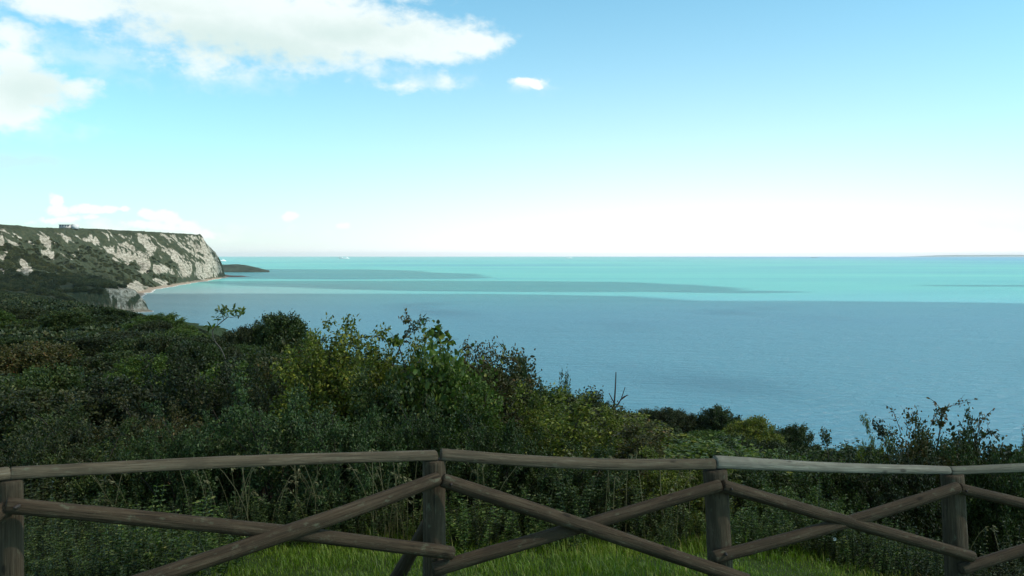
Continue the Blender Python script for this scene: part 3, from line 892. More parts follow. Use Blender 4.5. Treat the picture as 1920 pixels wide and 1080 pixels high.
# named shrubs along the bank, front to back -------------------------------------------------
FRONT = [
    # key, px, top, dist, width px, name, label, mat
    ('bram_a', 520, 778, 10.6, 330, 'bramble_bush', 'blue green bramble bush above the left top rail, below the yellow green hawthorn', None),
    ('bram_a', 660, 800, 10.2, 250, 'bramble_bush', 'bramble bush with grey stalks just left of the middle fence post', None),
    ('bram_b', 360, 815, 10.4, 240, 'bramble_bush', 'dark bramble bush at the left end of the blue green bramble thicket', 'leaf_cool'),
    ('bram_b', 200, 850, 10.2, 260, 'bramble_bush', 'dark green bramble bush over the left half of the left top rail', None),
    ('bram_b', 40, 845, 10.0, 260, 'bramble_bush', 'dark bramble bush behind the leftmost fence post', 'leaf_olive'),
    ('bram_b', 800, 790, 10.8, 220, 'bramble_bush', 'deep green bush behind the head of the middle fence post', None),
    ('bram_a', 930, 815, 10.4, 240, 'bramble_bush', 'green bramble bush just right of the middle fence post head', 'leaf_deep'),
    ('bram_b', 1060, 870, 9.9, 270, 'bramble_bush', 'dark bramble bush seen through the middle bay of the fence', None),
    ('haw_a', 1075, 782, 11.8, 240, 'hawthorn_bush', 'yellow leaved hawthorn bush above the right half of the middle top rail', None),
    ('haw_a', 1200, 818, 11.5, 210, 'hawthorn_bush', 'yellow green hawthorn bush left of the square topped second post from right', 'leaf_rust'),
    ('bram_b', 1260, 872, 10.4, 230, 'bramble_bush', 'yellowish bush under the right end of the middle top rail', 'leaf_yellow'),
    ('bram_b', 1430, 872, 11.0, 260, 'bramble_bush', 'dark bush just below the pale bleached top rail at its left end', None),
    ('bram_b', 1580, 876, 11.0, 260, 'bramble_bush', 'dark bush below the middle of the pale bleached top rail', None),
    ('bram_a', 1500, 935, 9.9, 220, 'bramble_bush', 'light green leafy bush under the crossing of the right braces', 'leaf_weed'),
    ('bram_b', 1700, 868, 11.0, 240, 'bramble_bush', 'dark bush left of the rightmost fence post', 'leaf_olive'),
    ('bram_b', 1880, 872, 11.4, 220, 'bramble_bush', 'dark bush under the mossy top rail at the right edge', None),
    ('haw_airy', 1712, 838, 12.6, 150, 'hawthorn_bush', 'open hawthorn bush with tall leafy shoots above the pale top rail', None),
    ('haw_airy', 1812, 840, 12.9, 130, 'hawthorn_bush', 'smaller open hawthorn beside the tall shooted one, above the rightmost post', 'leaf_olive'),
    ('haw_b', 1765, 850, 13.2, 210, 'hawthorn_bush', 'dense low hawthorn at the foot of the tall shooted one', 'leaf_deep'),
    ('haw_airy', 1930, 850, 12.2, 60, 'hawthorn_bush', 'thin hawthorn bush cut by the right edge of the photo', None),
    ('bram_b', 1655, 846, 13.0, 100, 'bramble_bush', 'low green bush at the left foot of the open hawthorn', 'leaf_yellow'),
    ('haw_a', 622, 664, 14.4, 210, 'hawthorn_bush', 'yellow green hawthorn bush at the left end of the middle thicket', None),
    ('haw_a', 580, 688, 13.9, 190, 'hawthorn_bush', 'bright yellow green hawthorn bush lowest and leftmost of the yellow ones', None),
    ('haw_a', 672, 700, 13.7, 200, 'hawthorn_bush', 'bright yellow green hawthorn bush directly below the arching sprays', None),
    ('haw_b', 1165, 795, 13.0, 170, 'hawthorn_bush', 'yellow hawthorn bush right of the foot of the bare upright stem', 'leaf_yellow'),
    ('haw_a', 705, 680, 14.6, 230, 'hawthorn_bush', 'tall hawthorn bush under the arching sprays against the sea', 'leaf_yellow'),
    ('haw_b', 770, 680, 14.9, 180, 'hawthorn_bush', 'hawthorn bush right behind the big leaved sycamore shrub', 'leaf_yellow'),
    ('broad', 822, 690, 13.4, 190, 'sycamore_shrub', 'big leaved dark green sycamore shrub in the middle above the fence', None),
    ('broad', 750, 735, 13.0, 150, 'sycamore_shrub', 'lower big leaved sycamore shrub in front of the tall one', 'leaf_deep'),
    ('haw_a', 690, 742, 13.1, 170, 'hawthorn_bush', 'dark hawthorn bush beside the black hollow above the bramble thicket', 'leaf_deep'),
    ('haw_b', 880, 692, 14.6, 180, 'hawthorn_bush', 'rusty leaved hawthorn bush on the right shoulder of the middle thicket', None),
    ('haw_a', 940, 720, 14.2, 170, 'hawthorn_bush', 'yellowing hawthorn bush below the rusty one, against the sea', 'leaf_rust'),
    ('haw_a', 900, 745, 13.0, 190, 'hawthorn_bush', 'deep green hawthorn bush in front of the rusty one', 'leaf_broad'),
    ('haw_a', 1010, 770, 12.8, 170, 'hawthorn_bush', 'bright yellow green hawthorn bush low on the right of the middle thicket', 'leaf_yellow'),
    ('bram_b', 1005, 728, 17.5, 120, 'bramble_bush', 'dark bush peeping out at the right foot of the middle thicket', None),
    ('haw_b', 480, 695, 16.5, 230, 'hawthorn_bush', 'olive hawthorn bush right of the pale bent sapling', 'leaf_olive'),
    ('haw_b', 370, 682, 17.5, 230, 'hawthorn_bush', 'olive hawthorn bush at the foot of the pale bent sapling', 'leaf_olive'),
    ('haw_a', 550, 690, 15.0, 180, 'hawthorn_bush', 'shaded hawthorn bush over the dark hollow above the bramble thicket', 'leaf_rust'),
    ('dome_b', 250, 730, 19.5, 280, 'scrub_bush', 'brownish bush on the left slope above the left top rail', None),
    ('dome_b', 90, 750, 18.0, 300, 'scrub_bush', 'brownish bush on the left slope by the left edge of the photo', None),
    ('bram_b', 150, 800, 13.5, 300, 'bramble_bush', 'dark low bush on the left slope between the edge and the bramble thicket', 'leaf_olive'),
    ('bram_b', 300, 795, 14.0, 260, 'bramble_bush', 'rusty low bush on the left slope beside the bramble thicket', 'leaf_rust'),
    ('haw_b', 1115, 792, 15.5, 190, 'hawthorn_bush', 'rusty hawthorn bush around the foot of the bare upright stem', None),
    ('crown_a', 290, 596, 120, 120, 'thorn_tree', 'large rounded green thorn tree on the left slope, below the near white cliff', 'leaf_broad'),
    ('crown_a', 205, 582, 150, 110, 'thorn_tree', 'rounded dark thorn tree on the left slope, left of the large green one', None),
    ('crown_a', 110, 590, 130, 130, 'thorn_tree', 'broad dark thorn tree on the left slope, between the olive and the rounded dark ones', None),
    ('crown_b', 20, 580, 140, 120, 'thorn_tree', 'olive thorn tree on the left slope at the left edge of the photo', None),
    ('crown_b', 370, 640, 75, 130, 'thorn_tree', 'olive thorn tree on the left slope behind the bent sapling', None),
    ('crown_a', 240, 668, 60, 150, 'thorn_tree', 'dark thorn tree lower on the left slope, below the large green one', None),
    ('crown_b', 60, 655, 62, 170, 'thorn_tree', 'low brownish thorn tree halfway down the left edge of the photo', 'leaf_rust'),
    # trees and bushes standing against the sea further down
    ('crown_a', 514, 603, 105, 140, 'thorn_tree', 'round dark thorn tree standing alone against the sea, right of the sapling', None),
    ('crown_a', 575, 640, 100, 70, 'thorn_tree', 'small dark thorn tree at the right foot of the round one', None),
    ('crown_b', 457, 622, 104, 90, 'thorn_tree', 'low olive thorn tree at the left foot of the round one', None),
    ('crown_a', 1483, 808, 210, 92, 'thorn_tree', 'rounded dark thorn tree at the right end of the tree line', None),
    ('crown_a', 1350, 773, 215, 98, 'thorn_tree', 'bushy dark thorn tree on the skyline, tallest of the right tree line', None),
    ('crown_b', 1322, 815, 170, 88, 'thorn_tree', 'bright green thorn tree in front of the tallest one of the right tree line', 'leaf_broad'),
    ('crown_a', 1405, 794, 190, 112, 'thorn_tree', 'mid green thorn tree between the tallest and the rightmost rounded one', 'leaf_yellow'),
    ('crown_b', 1440, 815, 195, 56, 'thorn_tree', 'paler thorn tree touching the rightmost rounded one', None),
    ('crown_b', 1262, 776, 215, 84, 'thorn_tree', 'olive thorn tree at the left end of the right tree line', None),
    ('dome_a', 1217, 774, 220, 72, 'thorn_tree', 'small dark thorn tree right of the bare upright stem', None),
    ('dome_a', 1304, 784, 215, 70, 'thorn_tree', 'dark thorn tree squeezed between the olive and the tallest one', None),
    ('dome_a', 1060, 742, 210, 60, 'thorn_tree', 'dark rounded bush left of the bare upright stem on the skyline', None),
    ('dome_b', 1110, 752, 205, 66, 'thorn_tree', 'olive bush just left of the bare upright stem on the skyline', None),
    ('crown_a', 1240, 806, 160, 100, 'thorn_tree', 'dark thorn tree below the olive one of the right tree line', None),
    ('crown_a', 1388, 826, 150, 100, 'thorn_tree', 'deep green thorn tree low in the middle of the right tree line', None),
    ('crown_b', 1446, 836, 140, 84, 'thorn_tree', 'low olive thorn tree just left of the rightmost rounded one, near the pale rail', None),
    ('dome_a', 1560, 852, 170, 60, 'thorn_tree', 'low dark bush on the skyline right of the rightmost rounded thorn tree', None),
    ('dome_b', 1620, 858, 150, 60, 'thorn_tree', 'low olive bush on the skyline left of the open hawthorn', None),
]
GRP = {'bramble_bush': 'bushes along the fence', 'hawthorn_bush': 'hawthorns on the bank', 'sycamore_shrub': 'sycamore shrubs', 'scrub_bush': 'bushes on the left slope', 'thorn_tree': 'thorn trees down the slope'}
MIDDLE = {}
for row in FRONT:
    key, px, top, d, w, nm, lab, mat = row
    o = plant(key, px, top, d, w, nm, lab, 'tree' if nm == 'thorn_tree' else 'shrub' if nm == 'sycamore_shrub' else 'bush', GRP[nm], mat)
    MIDDLE[lab] = o


# generic scrub: the nearest 170 bushes that fill the slope
SKY_PX = [-200, 0, 190, 270, 330, 400, 430, 600, 700, 960, 1010, 1060, 1100, 1180, 1250, 1300, 1350, 1420, 1460, 1500, 1600, 1700, 1920, 2200]
SKY_PY = [548, 548, 552, 596, 608, 634, 646, 662, 690, 715, 735, 746, 760, 780, 790, 800, 800, 812, 835, 856, 866, 870, 868, 880]


def scatter():
    rng = np.random.default_rng(77)
    placed = []
    tries = 0
    while len(placed) < 185 and tries < 9000:
        tries += 1
        px = rng.uniform(-60, 1980)
        d = math.exp(rng.uniform(math.log(15), math.log(170)))
        if px > 560 and px < 1000 and d < 17: continue
        x = (px - 960) / F * d
        zg = ground_z(x, d)
        h = rng.choice([1.3, 2.0, 2.8, 3.8]) * rng.uniform(0.85, 1.15) * (1 + min(1, d / 120) * 0.7); wd = h * rng.uniform(1.25, 1.6)
        lim = min(np.interp(px, SKY_PX, SKY_PY), np.interp(px - wd * 300 / d, SKY_PX, SKY_PY) + 6)
        lim = max(np.interp(px, SKY_PX, SKY_PY), np.interp(px + wd * 400 / d, SKY_PX, SKY_PY)) + rng.uniform(0, 6)
        gp = EYEY - (zg - EYE) / F * 0 + (EYE - zg) / d * F
        top = gp - h / d * F
        if 1160 < px < 1640 and d < 130: lim = max(lim, 850 + 10 * rng.random())
        if px < 640: lim = max(lim, np.interp(d, [15, 22, 35, 60, 100, 170], [800, 765, 712, 665, 615, 570]) - max(0, px - 420) * 0.1 + rng.uniform(-14, 26))
        if top < lim:
            top = lim; h = (gp - top) * d / F
            if h < 0.7: continue
        if top > 1000: continue
        if any((x - a) ** 2 + (d - b) ** 2 < (0.45 * (wd + c)) ** 2 for a, b, c in placed): continue
        wd = max(wd, h * 1.15)
        placed.append((x, d, wd))
        u = rng.random()
        left = px < 620
        if left: key, mat, tone = [('dome_b', 'leaf_olive', 'brownish olive'), ('dome_a', 'leaf_deep', 'dark green'), ('dome_b', 'leaf_rust', 'rusty brown'), ('dome_c', 'leaf_broad', 'plain green')][min(3, int(u * 4.4) % 4)]
        else: key, mat, tone = [('dome_b', 'leaf_olive', 'brownish olive'), ('dome_a', 'leaf_deep', 'dark green'), ('dome_c', 'leaf_broad', 'plain green') if px > 1180 else ('dome_c', 'leaf_yellow', 'yellow green')][int(u * 3)]
        if left and d > 30 and mat == 'leaf_rust': mat, tone = 'leaf_deep', 'dark green'
        reg = 'on the left slope' if left else ('behind the middle of the fence' if px < 1180 else 'below the right tree line')
        band = 'near' if d < 40 else ('farther' if d < 90 else 'far')
        lab = f'{band} {tone} scrub bush {reg}, one of many alike'
        if wd > 3.4: key = {'dome_a': 'crown_a', 'dome_b': 'crown_b', 'dome_c': 'crown_a'}.get(key, key)
        plant_small(key, px, top, d, wd / d * F, 'scrub_bush', lab, 'bush', f'{band} {tone} scrub bushes {reg}', mat)
    return placed


SCAT = scatter()


# far scrub: one mass of crowns over the undercliff (nobody could count it)
def far_scrub():
    rng = np.random.default_rng(5)
    pc = bpy.data.collections.new('scrub_crowns')
    for k in range(4):
        n = 1100
        d = unit(rng.normal(size=(n, 3))); d[:, 2] = np.abs(d[:, 2])
        lob = unit(rng.normal(size=(5, 3)))
        rad = 0.75 + 0.25 * rng.random(n) + 0.22 * np.max(np.clip(d @ lob.T, 0, 1) ** 4, axis=1)
        p = d * rad[:, None] * np.array([1, 1, 0.95])
        V, Q, R = leaves(p, d * 0.4 + rng.normal(size=(n, 3)) * 0.7, rng.uniform(0.12, 0.24, n), np.clip(rng.normal(0.4, 0.2, n) , 0, 1), rng, 0.8, 0.3, 0.4)
        o = mesh_np('crown', V, Q, None, {'rnd': R}, M['scrub'], False, None, False)
        pc.objects.link(o)
    P = []; S = []
    # density falls with distance so that crowns stay about even on the slope
    for lo, hi, num, r0 in ((95, 200, 900, 2.3), (200, 420, 2600, 2.6), (420, 980, 6500, 3.0), (1000, 1500, 8000, 3.2), (1500, 2300, 6500, 3.0)):
        px = rng.uniform(-60, 1150 if hi < 500 else (620 if hi < 1000 else 330), num)
        y = np.sqrt(rng.uniform(lo ** 2, hi ** 2, num))
        x = (px - 960) / F * y
        z, w = land(x, y)
        sk = np.interp(px, SKY_PX, SKY_PY)
        r = r0 * rng.uniform(0.6, 1.35, num)
        topy = (EYE - z - r * 0.9) / y * F + EYEY
        r = np.where(y < 985, np.clip((EYE - z - (sk - EYEY) / F * y) / 0.9, 1.5, r), r)
        topy = (EYE - z - r * 0.9) / y * F + EYEY
        ok = (z > 4) & ((topy > sk - 9) | (y > 985))
        if lo >= 1000:
            dz, _ = land(x + 6, y)
            slope = np.abs(dz - z) / 6
            ok &= (w < 0.8) & (slope < 1.2) & (w < 0.8 - 0.45 * smooth(1700, 2200, y)) & (fbm(x / 60, y / 60, 91, 3) > -0.3)
            PX = px; PY = topy + 4
            for poly in CHALK: ok &= ~inpoly(PX, PY, poly)
            for poly in CHALK: ok &= ~inpoly(PX, PY - 4, poly)
        P.append(np.stack([x, y, z - 0.25 * r], -1)[ok]); S.append(r[ok])
    P = np.vstack(P); S = np.concatenate(S)
    me = bpy.data.meshes.new('far_scrub')
    me.vertices.add(len(P)); me.vertices.foreach_set('co', P.astype(np.float32).ravel())
    me.attributes.new('sc', 'FLOAT', 'POINT').data.foreach_set('value', S.astype(np.float32))
    o = bpy.data.objects.new('far_scrub', me); COL.objects.link(o)
    ng = bpy.data.node_groups.new('grow_scrub', 'GeometryNodeTree')
    ng.interface.new_socket('Geometry', in_out='INPUT', socket_type='NodeSocketGeometry')
    ng.interface.new_socket('Geometry', in_out='OUTPUT', socket_type='NodeSocketGeometry')
    gi = ng.nodes.new('NodeGroupInput'); go = ng.nodes.new('NodeGroupOutput')
    m2p = ng.nodes.new('GeometryNodeMeshToPoints')
    ip = ng.nodes.new('GeometryNodeInstanceOnPoints')
    ci = ng.nodes.new('GeometryNodeCollectionInfo'); ci.inputs['Collection'].default_value = pc
    ci.inputs['Separate Children'].default_value = True; ci.inputs['Reset Children'].default_value = True
    na = ng.nodes.new('GeometryNodeInputNamedAttribute'); na.data_type = 'FLOAT'; na.inputs['Name'].default_value = 'sc'
    rv = ng.nodes.new('FunctionNodeRandomValue'); rv.data_type = 'FLOAT_VECTOR'
    rv.inputs[0].default_value = (0, 0, 0); rv.inputs[1].default_value = (0.2, 0.2, 6.28)
    ip.inputs['Pick Instance'].default_value = True
    ng.links.new(gi.outputs[0], m2p.inputs['Mesh']); ng.links.new(m2p.outputs[0], ip.inputs['Points'])
    ng.links.new(ci.outputs[0], ip.inputs['Instance']); ng.links.new(na.outputs[0], ip.inputs['Scale'])
    ng.links.new(rv.outputs[0], ip.inputs['Rotation']); ng.links.new(ip.outputs[0], go.inputs[0])
    md = o.modifiers.new('scrub', 'NODES'); md.node_group = ng
    tag(o, 'dark mass of far scrub covering the undercliff below the white cliffs', 'scrub', None, 'stuff')


far_scrub()


# ------------------------------------------------------------------ sprays, sapling, bare stem
def curve(pts, n=14):
    pts = np.asarray(pts, float)
    t = np.linspace(0, len(pts) - 1, n)
    out = []
    for v in t:
        i = min(int(v), len(pts) - 2); f = v - i
        p0 = pts[max(i - 1, 0)]; p1 = pts[i]; p2 = pts[i + 1]; p3 = pts[min(i + 2, len(pts) - 1)]
        out.append(0.5 * ((2 * p1) + (-p0 + p2) * f + (2 * p0 - 5 * p1 + 4 * p2 - p3) * f * f + (-p0 + 3 * p1 - 3 * p2 + p3) * f ** 3))
    return np.array(out)


def sprig(pix, d, r0, leafn, lsize, mat, parent, seed, start=0.35, twigs=6, tl=0.25, bark='bark', width=0.6, name='branch'):
    """one bare branch with side twigs and leaves (branch > leaves), a part of its shrub"""
    rng = np.random.default_rng(seed)
    pts = curve([at(px, py, d + rng.normal() * 0.12) for px, py in pix])
    inv = None
    mb = MB(); mb.tube(pts, np.linspace(r0, r0 * 0.3, len(pts)), 5)
    P = []; A = []
    for k in range(twigs):
        i = int(rng.uniform(start, 1.0) * (len(pts) - 1))
        td = unit(unit(pts[min(i + 1, len(pts) - 1)] - pts[max(i - 1, 0)]) * 0.6 + rng.normal(size=3) * 0.7 + np.array([0, 0, 0.3]))
        ln = tl * rng.uniform(0.4, 1.1)
        mb.tube([pts[i], pts[i] + td * ln * 0.6 + np.array([0, 0, 0.02]), pts[i] + td * ln], [r0 * 0.4, r0 * 0.3, r0 * 0.2], 4)
        n = max(2, leafn // (twigs * 2))
        u = rng.random(n)
        P.append(pts[i] + td * (u * ln)[:, None]); A.append(td * 0.7 + rng.normal(size=(n, 3)) * 0.7)
    n = max(2, leafn // 2)
    ii = (rng.uniform(start, 1.0, n) * (len(pts) - 1.001))
    base = pts[ii.astype(int)] * (1 - (ii % 1))[:, None] + pts[ii.astype(int) + 1] * (ii % 1)[:, None]
    P.append(base + rng.normal(size=(n, 3)) * 0.02); A.append(rng.normal(size=(n, 3)) + np.array([0, 0, 0.4]))
    P = np.vstack(P); A = np.vstack(A)
    br = mb.build(name, M[bark])
    V, Q, R = leaves(P, A, lsize * rng.uniform(0.7, 1.2, len(P)), np.clip(rng.normal(0.5, 0.25, len(P)), 0, 1), rng, width)
    lv = mesh_np('leaves', V, Q, None, {'rnd': R}, M[mat], False, br)
    if parent is not None:
        br.parent = parent
        br.matrix_parent_inverse = (mat_of(parent)).inverted()
    return br


def mat_of(o):
    from mathutils import Matrix, Euler
    return Matrix.LocRotScale(o.location, o.rotation_euler, o.scale)


th = MIDDLE['tall hawthorn bush under the arching sprays against the sea']
sp_ = MIDDLE['big leaved dark green sycamore shrub in the middle above the fence']
ru = MIDDLE['rusty leaved hawthorn bush on the right shoulder of the middle thicket']
op = MIDDLE['open hawthorn bush with tall leafy shoots above the pale top rail']
sm = MIDDLE['smaller open hawthorn beside the tall shooted one, above the rightmost post']
sprig([(640, 690), (652, 655), (672, 634), (705, 632), (728, 640), (736, 660)], 14.4, 0.011, 90, 0.06, 'leaf_yellow', th, 1)
sprig([(735, 690), (750, 650), (762, 625), (770, 605), (752, 600)], 14.5, 0.012, 90, 0.06, 'leaf_rust', th, 2)
sprig([(762, 630), (774, 612), (786, 603), (800, 600)], 14.5, 0.008, 60, 0.055, 'leaf_deep', th, 3)
sprig([(765, 625), (780, 618), (793, 608)], 14.5, 0.007, 40, 0.055, 'leaf_deep', th, 13)
sprig([(780, 690), (792, 665), (798, 640), (797, 632)], 14.4, 0.012, 60, 0.06, 'leaf_yellow', th, 4)
sprig([(798, 650), (786, 650), (778, 650)], 14.4, 0.006, 24, 0.05, 'leaf_yellow', th, 5)
sprig([(830, 700), (826, 660), (824, 632), (820, 622)], 13.8, 0.012, 40, 0.115, 'leaf_broad', sp_, 6, tl=0.22, width=0.85, start=0.6)
sprig([(760, 690), (748, 650), (742, 640), (735, 634)], 13.8, 0.011, 32, 0.11, 'leaf_broad', sp_, 7, tl=0.2, width=0.85, start=0.5)
sprig([(826, 655), (838, 642), (846, 636)], 13.8, 0.007, 10, 0.1, 'leaf_broad', sp_, 8, tl=0.2, width=0.85)
sprig([(855, 690), (866, 660), (880, 650), (900, 650)], 14.4, 0.01, 56, 0.055, 'leaf_rust', ru, 9)
sprig([(930, 700), (940, 680), (945, 665), (948, 652)], 14.4, 0.008, 36, 0.05, 'leaf_yellow', ru, 10)
sprig([(910, 690), (935, 672), (958, 676), (970, 679)], 14.4, 0.009, 60, 0.055, 'leaf_rust', ru, 11)
sprig([(950, 730), (980, 716), (996, 712)], 14.4, 0.008, 40, 0.05, 'leaf_rust', ru, 12)
sprig([(1755, 850), (1762, 810), (1766, 785), (1772, 764)], 12.6, 0.012, 90, 0.06, 'leaf_rust', op, 14, start=0.4)
sprig([(1745, 800), (1752, 782), (1764, 768)], 12.6, 0.006, 30, 0.05, 'leaf_olive', op, 15)
sprig([(1772, 766), (1788, 760), (1802, 760)], 12.6, 0.005, 8, 0.045, 'leaf_olive', op, 16)
sprig([(1690, 815), (1682, 790), (1675, 772)], 12.6, 0.005, 14, 0.045, 'leaf_rust', op, 17)
sprig([(1700, 810), (1704, 790), (1706, 782)], 12.6, 0.005, 30, 0.05, 'leaf_rust', op, 23)
sprig([(1830, 830), (1836, 800), (1842, 786), (1850, 780)], 12.9, 0.007, 44, 0.055, 'leaf_rust', sm, 18)
sprig([(1835, 830), (1850, 815), (1866, 812)], 12.9, 0.007, 50, 0.06, 'leaf_olive', sm, 19)
sprig([(1690, 830), (1675, 815), (1655, 813)], 12.6, 0.006, 26, 0.05, 'leaf_olive', op, 20)


def sapling():
    d = 19.0
    root = empty('sapling', tuple(at(432, 760, d)))
    tag(root, 'thin pale bent sapling with tufts of leaves against the sea at left', 'tree')
    z = ground_z(root.location.x, d); root.location.z = z
    pts = curve([np.array([root.location.x, d, z - 0.1]), at(425, 705, d), at(417, 660, d), at(403, 640, d), at(399, 620, d), at(415, 604, d), at(428, 594, d)], 22)
    mb = MB(); mb.tube(pts, np.linspace(0.017, 0.010, 22), 6)
    tr = mb.build('trunk', M['bark_mid']); 
    brs = [tr]
    rng = np.random.default_rng(3)

    def tuft(pix, n, r0, sd):
        b = sprig(pix, d, r0, n, 0.13, 'leaf_broad', None, sd, start=0.45, twigs=3, tl=0.12, width=0.42)
        brs.append(b)
    tuft([(420, 600), (416, 588), (411, 580)], 16, 0.008, 31)
    tuft([(424, 597), (424, 588), (422, 582)], 14, 0.007, 32)
    tuft([(427, 594), (436, 595), (441, 592), (442, 584), (440, 579)], 14, 0.007, 33)
    tuft([(440, 594), (449, 594), (452, 588), (456, 585)], 22, 0.007, 34)
    tuft([(400, 620), (396, 614), (394, 610)], 14, 0.006, 35)
    tuft([(408, 608), (408, 600), (406, 595)], 7, 0.005, 36)
    for b in brs:
        b.parent = root; b.matrix_parent_inverse = mat_of(root).inverted()


sapling()


def bare_stem():
    d = 15.0
    g = at(1150, 800, d)
    root = empty('dead_stem', (g[0], d, ground_z(g[0], d)))
    tag(root, 'bare dark upright stem with forked twigs against the sea, right of the middle', 'dead stem')
    mb = MB()
    mb.tube(curve([np.array([g[0], d, root.location.z - 0.1]), at(1150, 790, d), at(1152, 755, d), at(1154, 725, d), at(1155, 698, d)], 12), np.linspace(0.022, 0.008, 12), 5)
    s = mb.build('stem', M['bark'])
    tw = []
    for pix in ([(1152, 765), (1163, 752), (1172, 726)], [(1157, 760), (1168, 745), (1178, 741)], [(1152, 757), (1146, 745), (1142, 737)], [(1163, 750), (1172, 744), (1176, 740)], [(1153, 768), (1144, 760), (1139, 758)]):
        m = MB(); m.tube(curve([at(a, b, d) for a, b in pix], 6), np.linspace(0.012, 0.005, 6), 4)
        tw.append(m.build('twig', M['bark']))
    for b in [s] + tw:
        b.parent = root; b.matrix_parent_inverse = mat_of(root).inverted()


bare_stem()


# ------------------------------------------------------------------ fence
def log(p0, p1, r0, r1, seed, name, mat, parent, half=False, crack=0.0, bend=0.01, seg=26, sides=26):
    """round (or half round) timber from p0 to p1 with bark dents, checks and chamfered ends"""
    rng = np.random.default_rng(seed)
    p0 = np.asarray(p0, float); p1 = np.asarray(p1, float)
    ax = p1 - p0; ln = np.linalg.norm(ax); ax /= ln
    ref = np.array([0, 0, 1.0]) if abs(ax[2]) < 0.8 else np.array([0, -1.0, 0])
    sd = np.cross(ax, ref); sd /= np.linalg.norm(sd); up = np.cross(sd, ax)
    t = np.concatenate([[0, 0.0, 0.006 / ln], np.linspace(0.02, 1 - 0.02, seg), [1 - 0.006 / ln, 1, 1]])
    sc = np.concatenate([[0.02, 0.9, 0.99], np.ones(seg), [0.99, 0.9, 0.02]])
    ang = np.arange(sides) * 2 * math.pi / sides
    bx = rng.normal() * bend; by = rng.normal() * bend
    V = []; G = []
    off = rng.uniform(0, 40)
    for k, (tt, s) in enumerate(zip(t, sc)):
        r = (r0 + (r1 - r0) * tt)
        rr = r * (1 + 0.085 * fbm(np.cos(ang) * 1.3 + off, tt * ln * 2.2 + np.sin(ang) * 1.3, seed, 3) + 0.04 * fbm(ang * 2.5, tt * ln * 9 + off, seed + 5, 3))
        if crack > 0:
            rr = rr - crack * r * np.exp(-(((ang - (2 * math.pi - 1.45 + 0.12 * math.sin(tt * 9))) / 0.1) ** 2))
        c = p0 + ax * ln * tt + (sd * bx + up * by) * math.sin(math.pi * tt) * ln * 0.35
        cs, sn = np.cos(ang) * rr * s, np.sin(ang) * rr * s
        if half: sn = np.maximum(sn, -0.45 * r * (s if s < 0.5 else 1))
        V.append(c + cs[:, None] * sd + sn[:, None] * up)
        G.append(np.stack([np.cos(ang) * r * max(s, 0.3) + off, np.sin(ang) * r * max(s, 0.3), np.full(sides, tt * ln + off)], -1))
    n = len(t)
    V = np.vstack(V); G = np.vstack(G)
    i = np.arange(n - 1)[:, None] * sides; k = np.arange(sides)[None, :]; k2 = (k + 1) % sides
    Q = np.stack([i + k, i + k2, i + sides + k2, i + sides + k], -1).reshape(-1, 4)
    return mesh_np(name, V, Q, None, {'grain': G}, M[mat], True, parent)


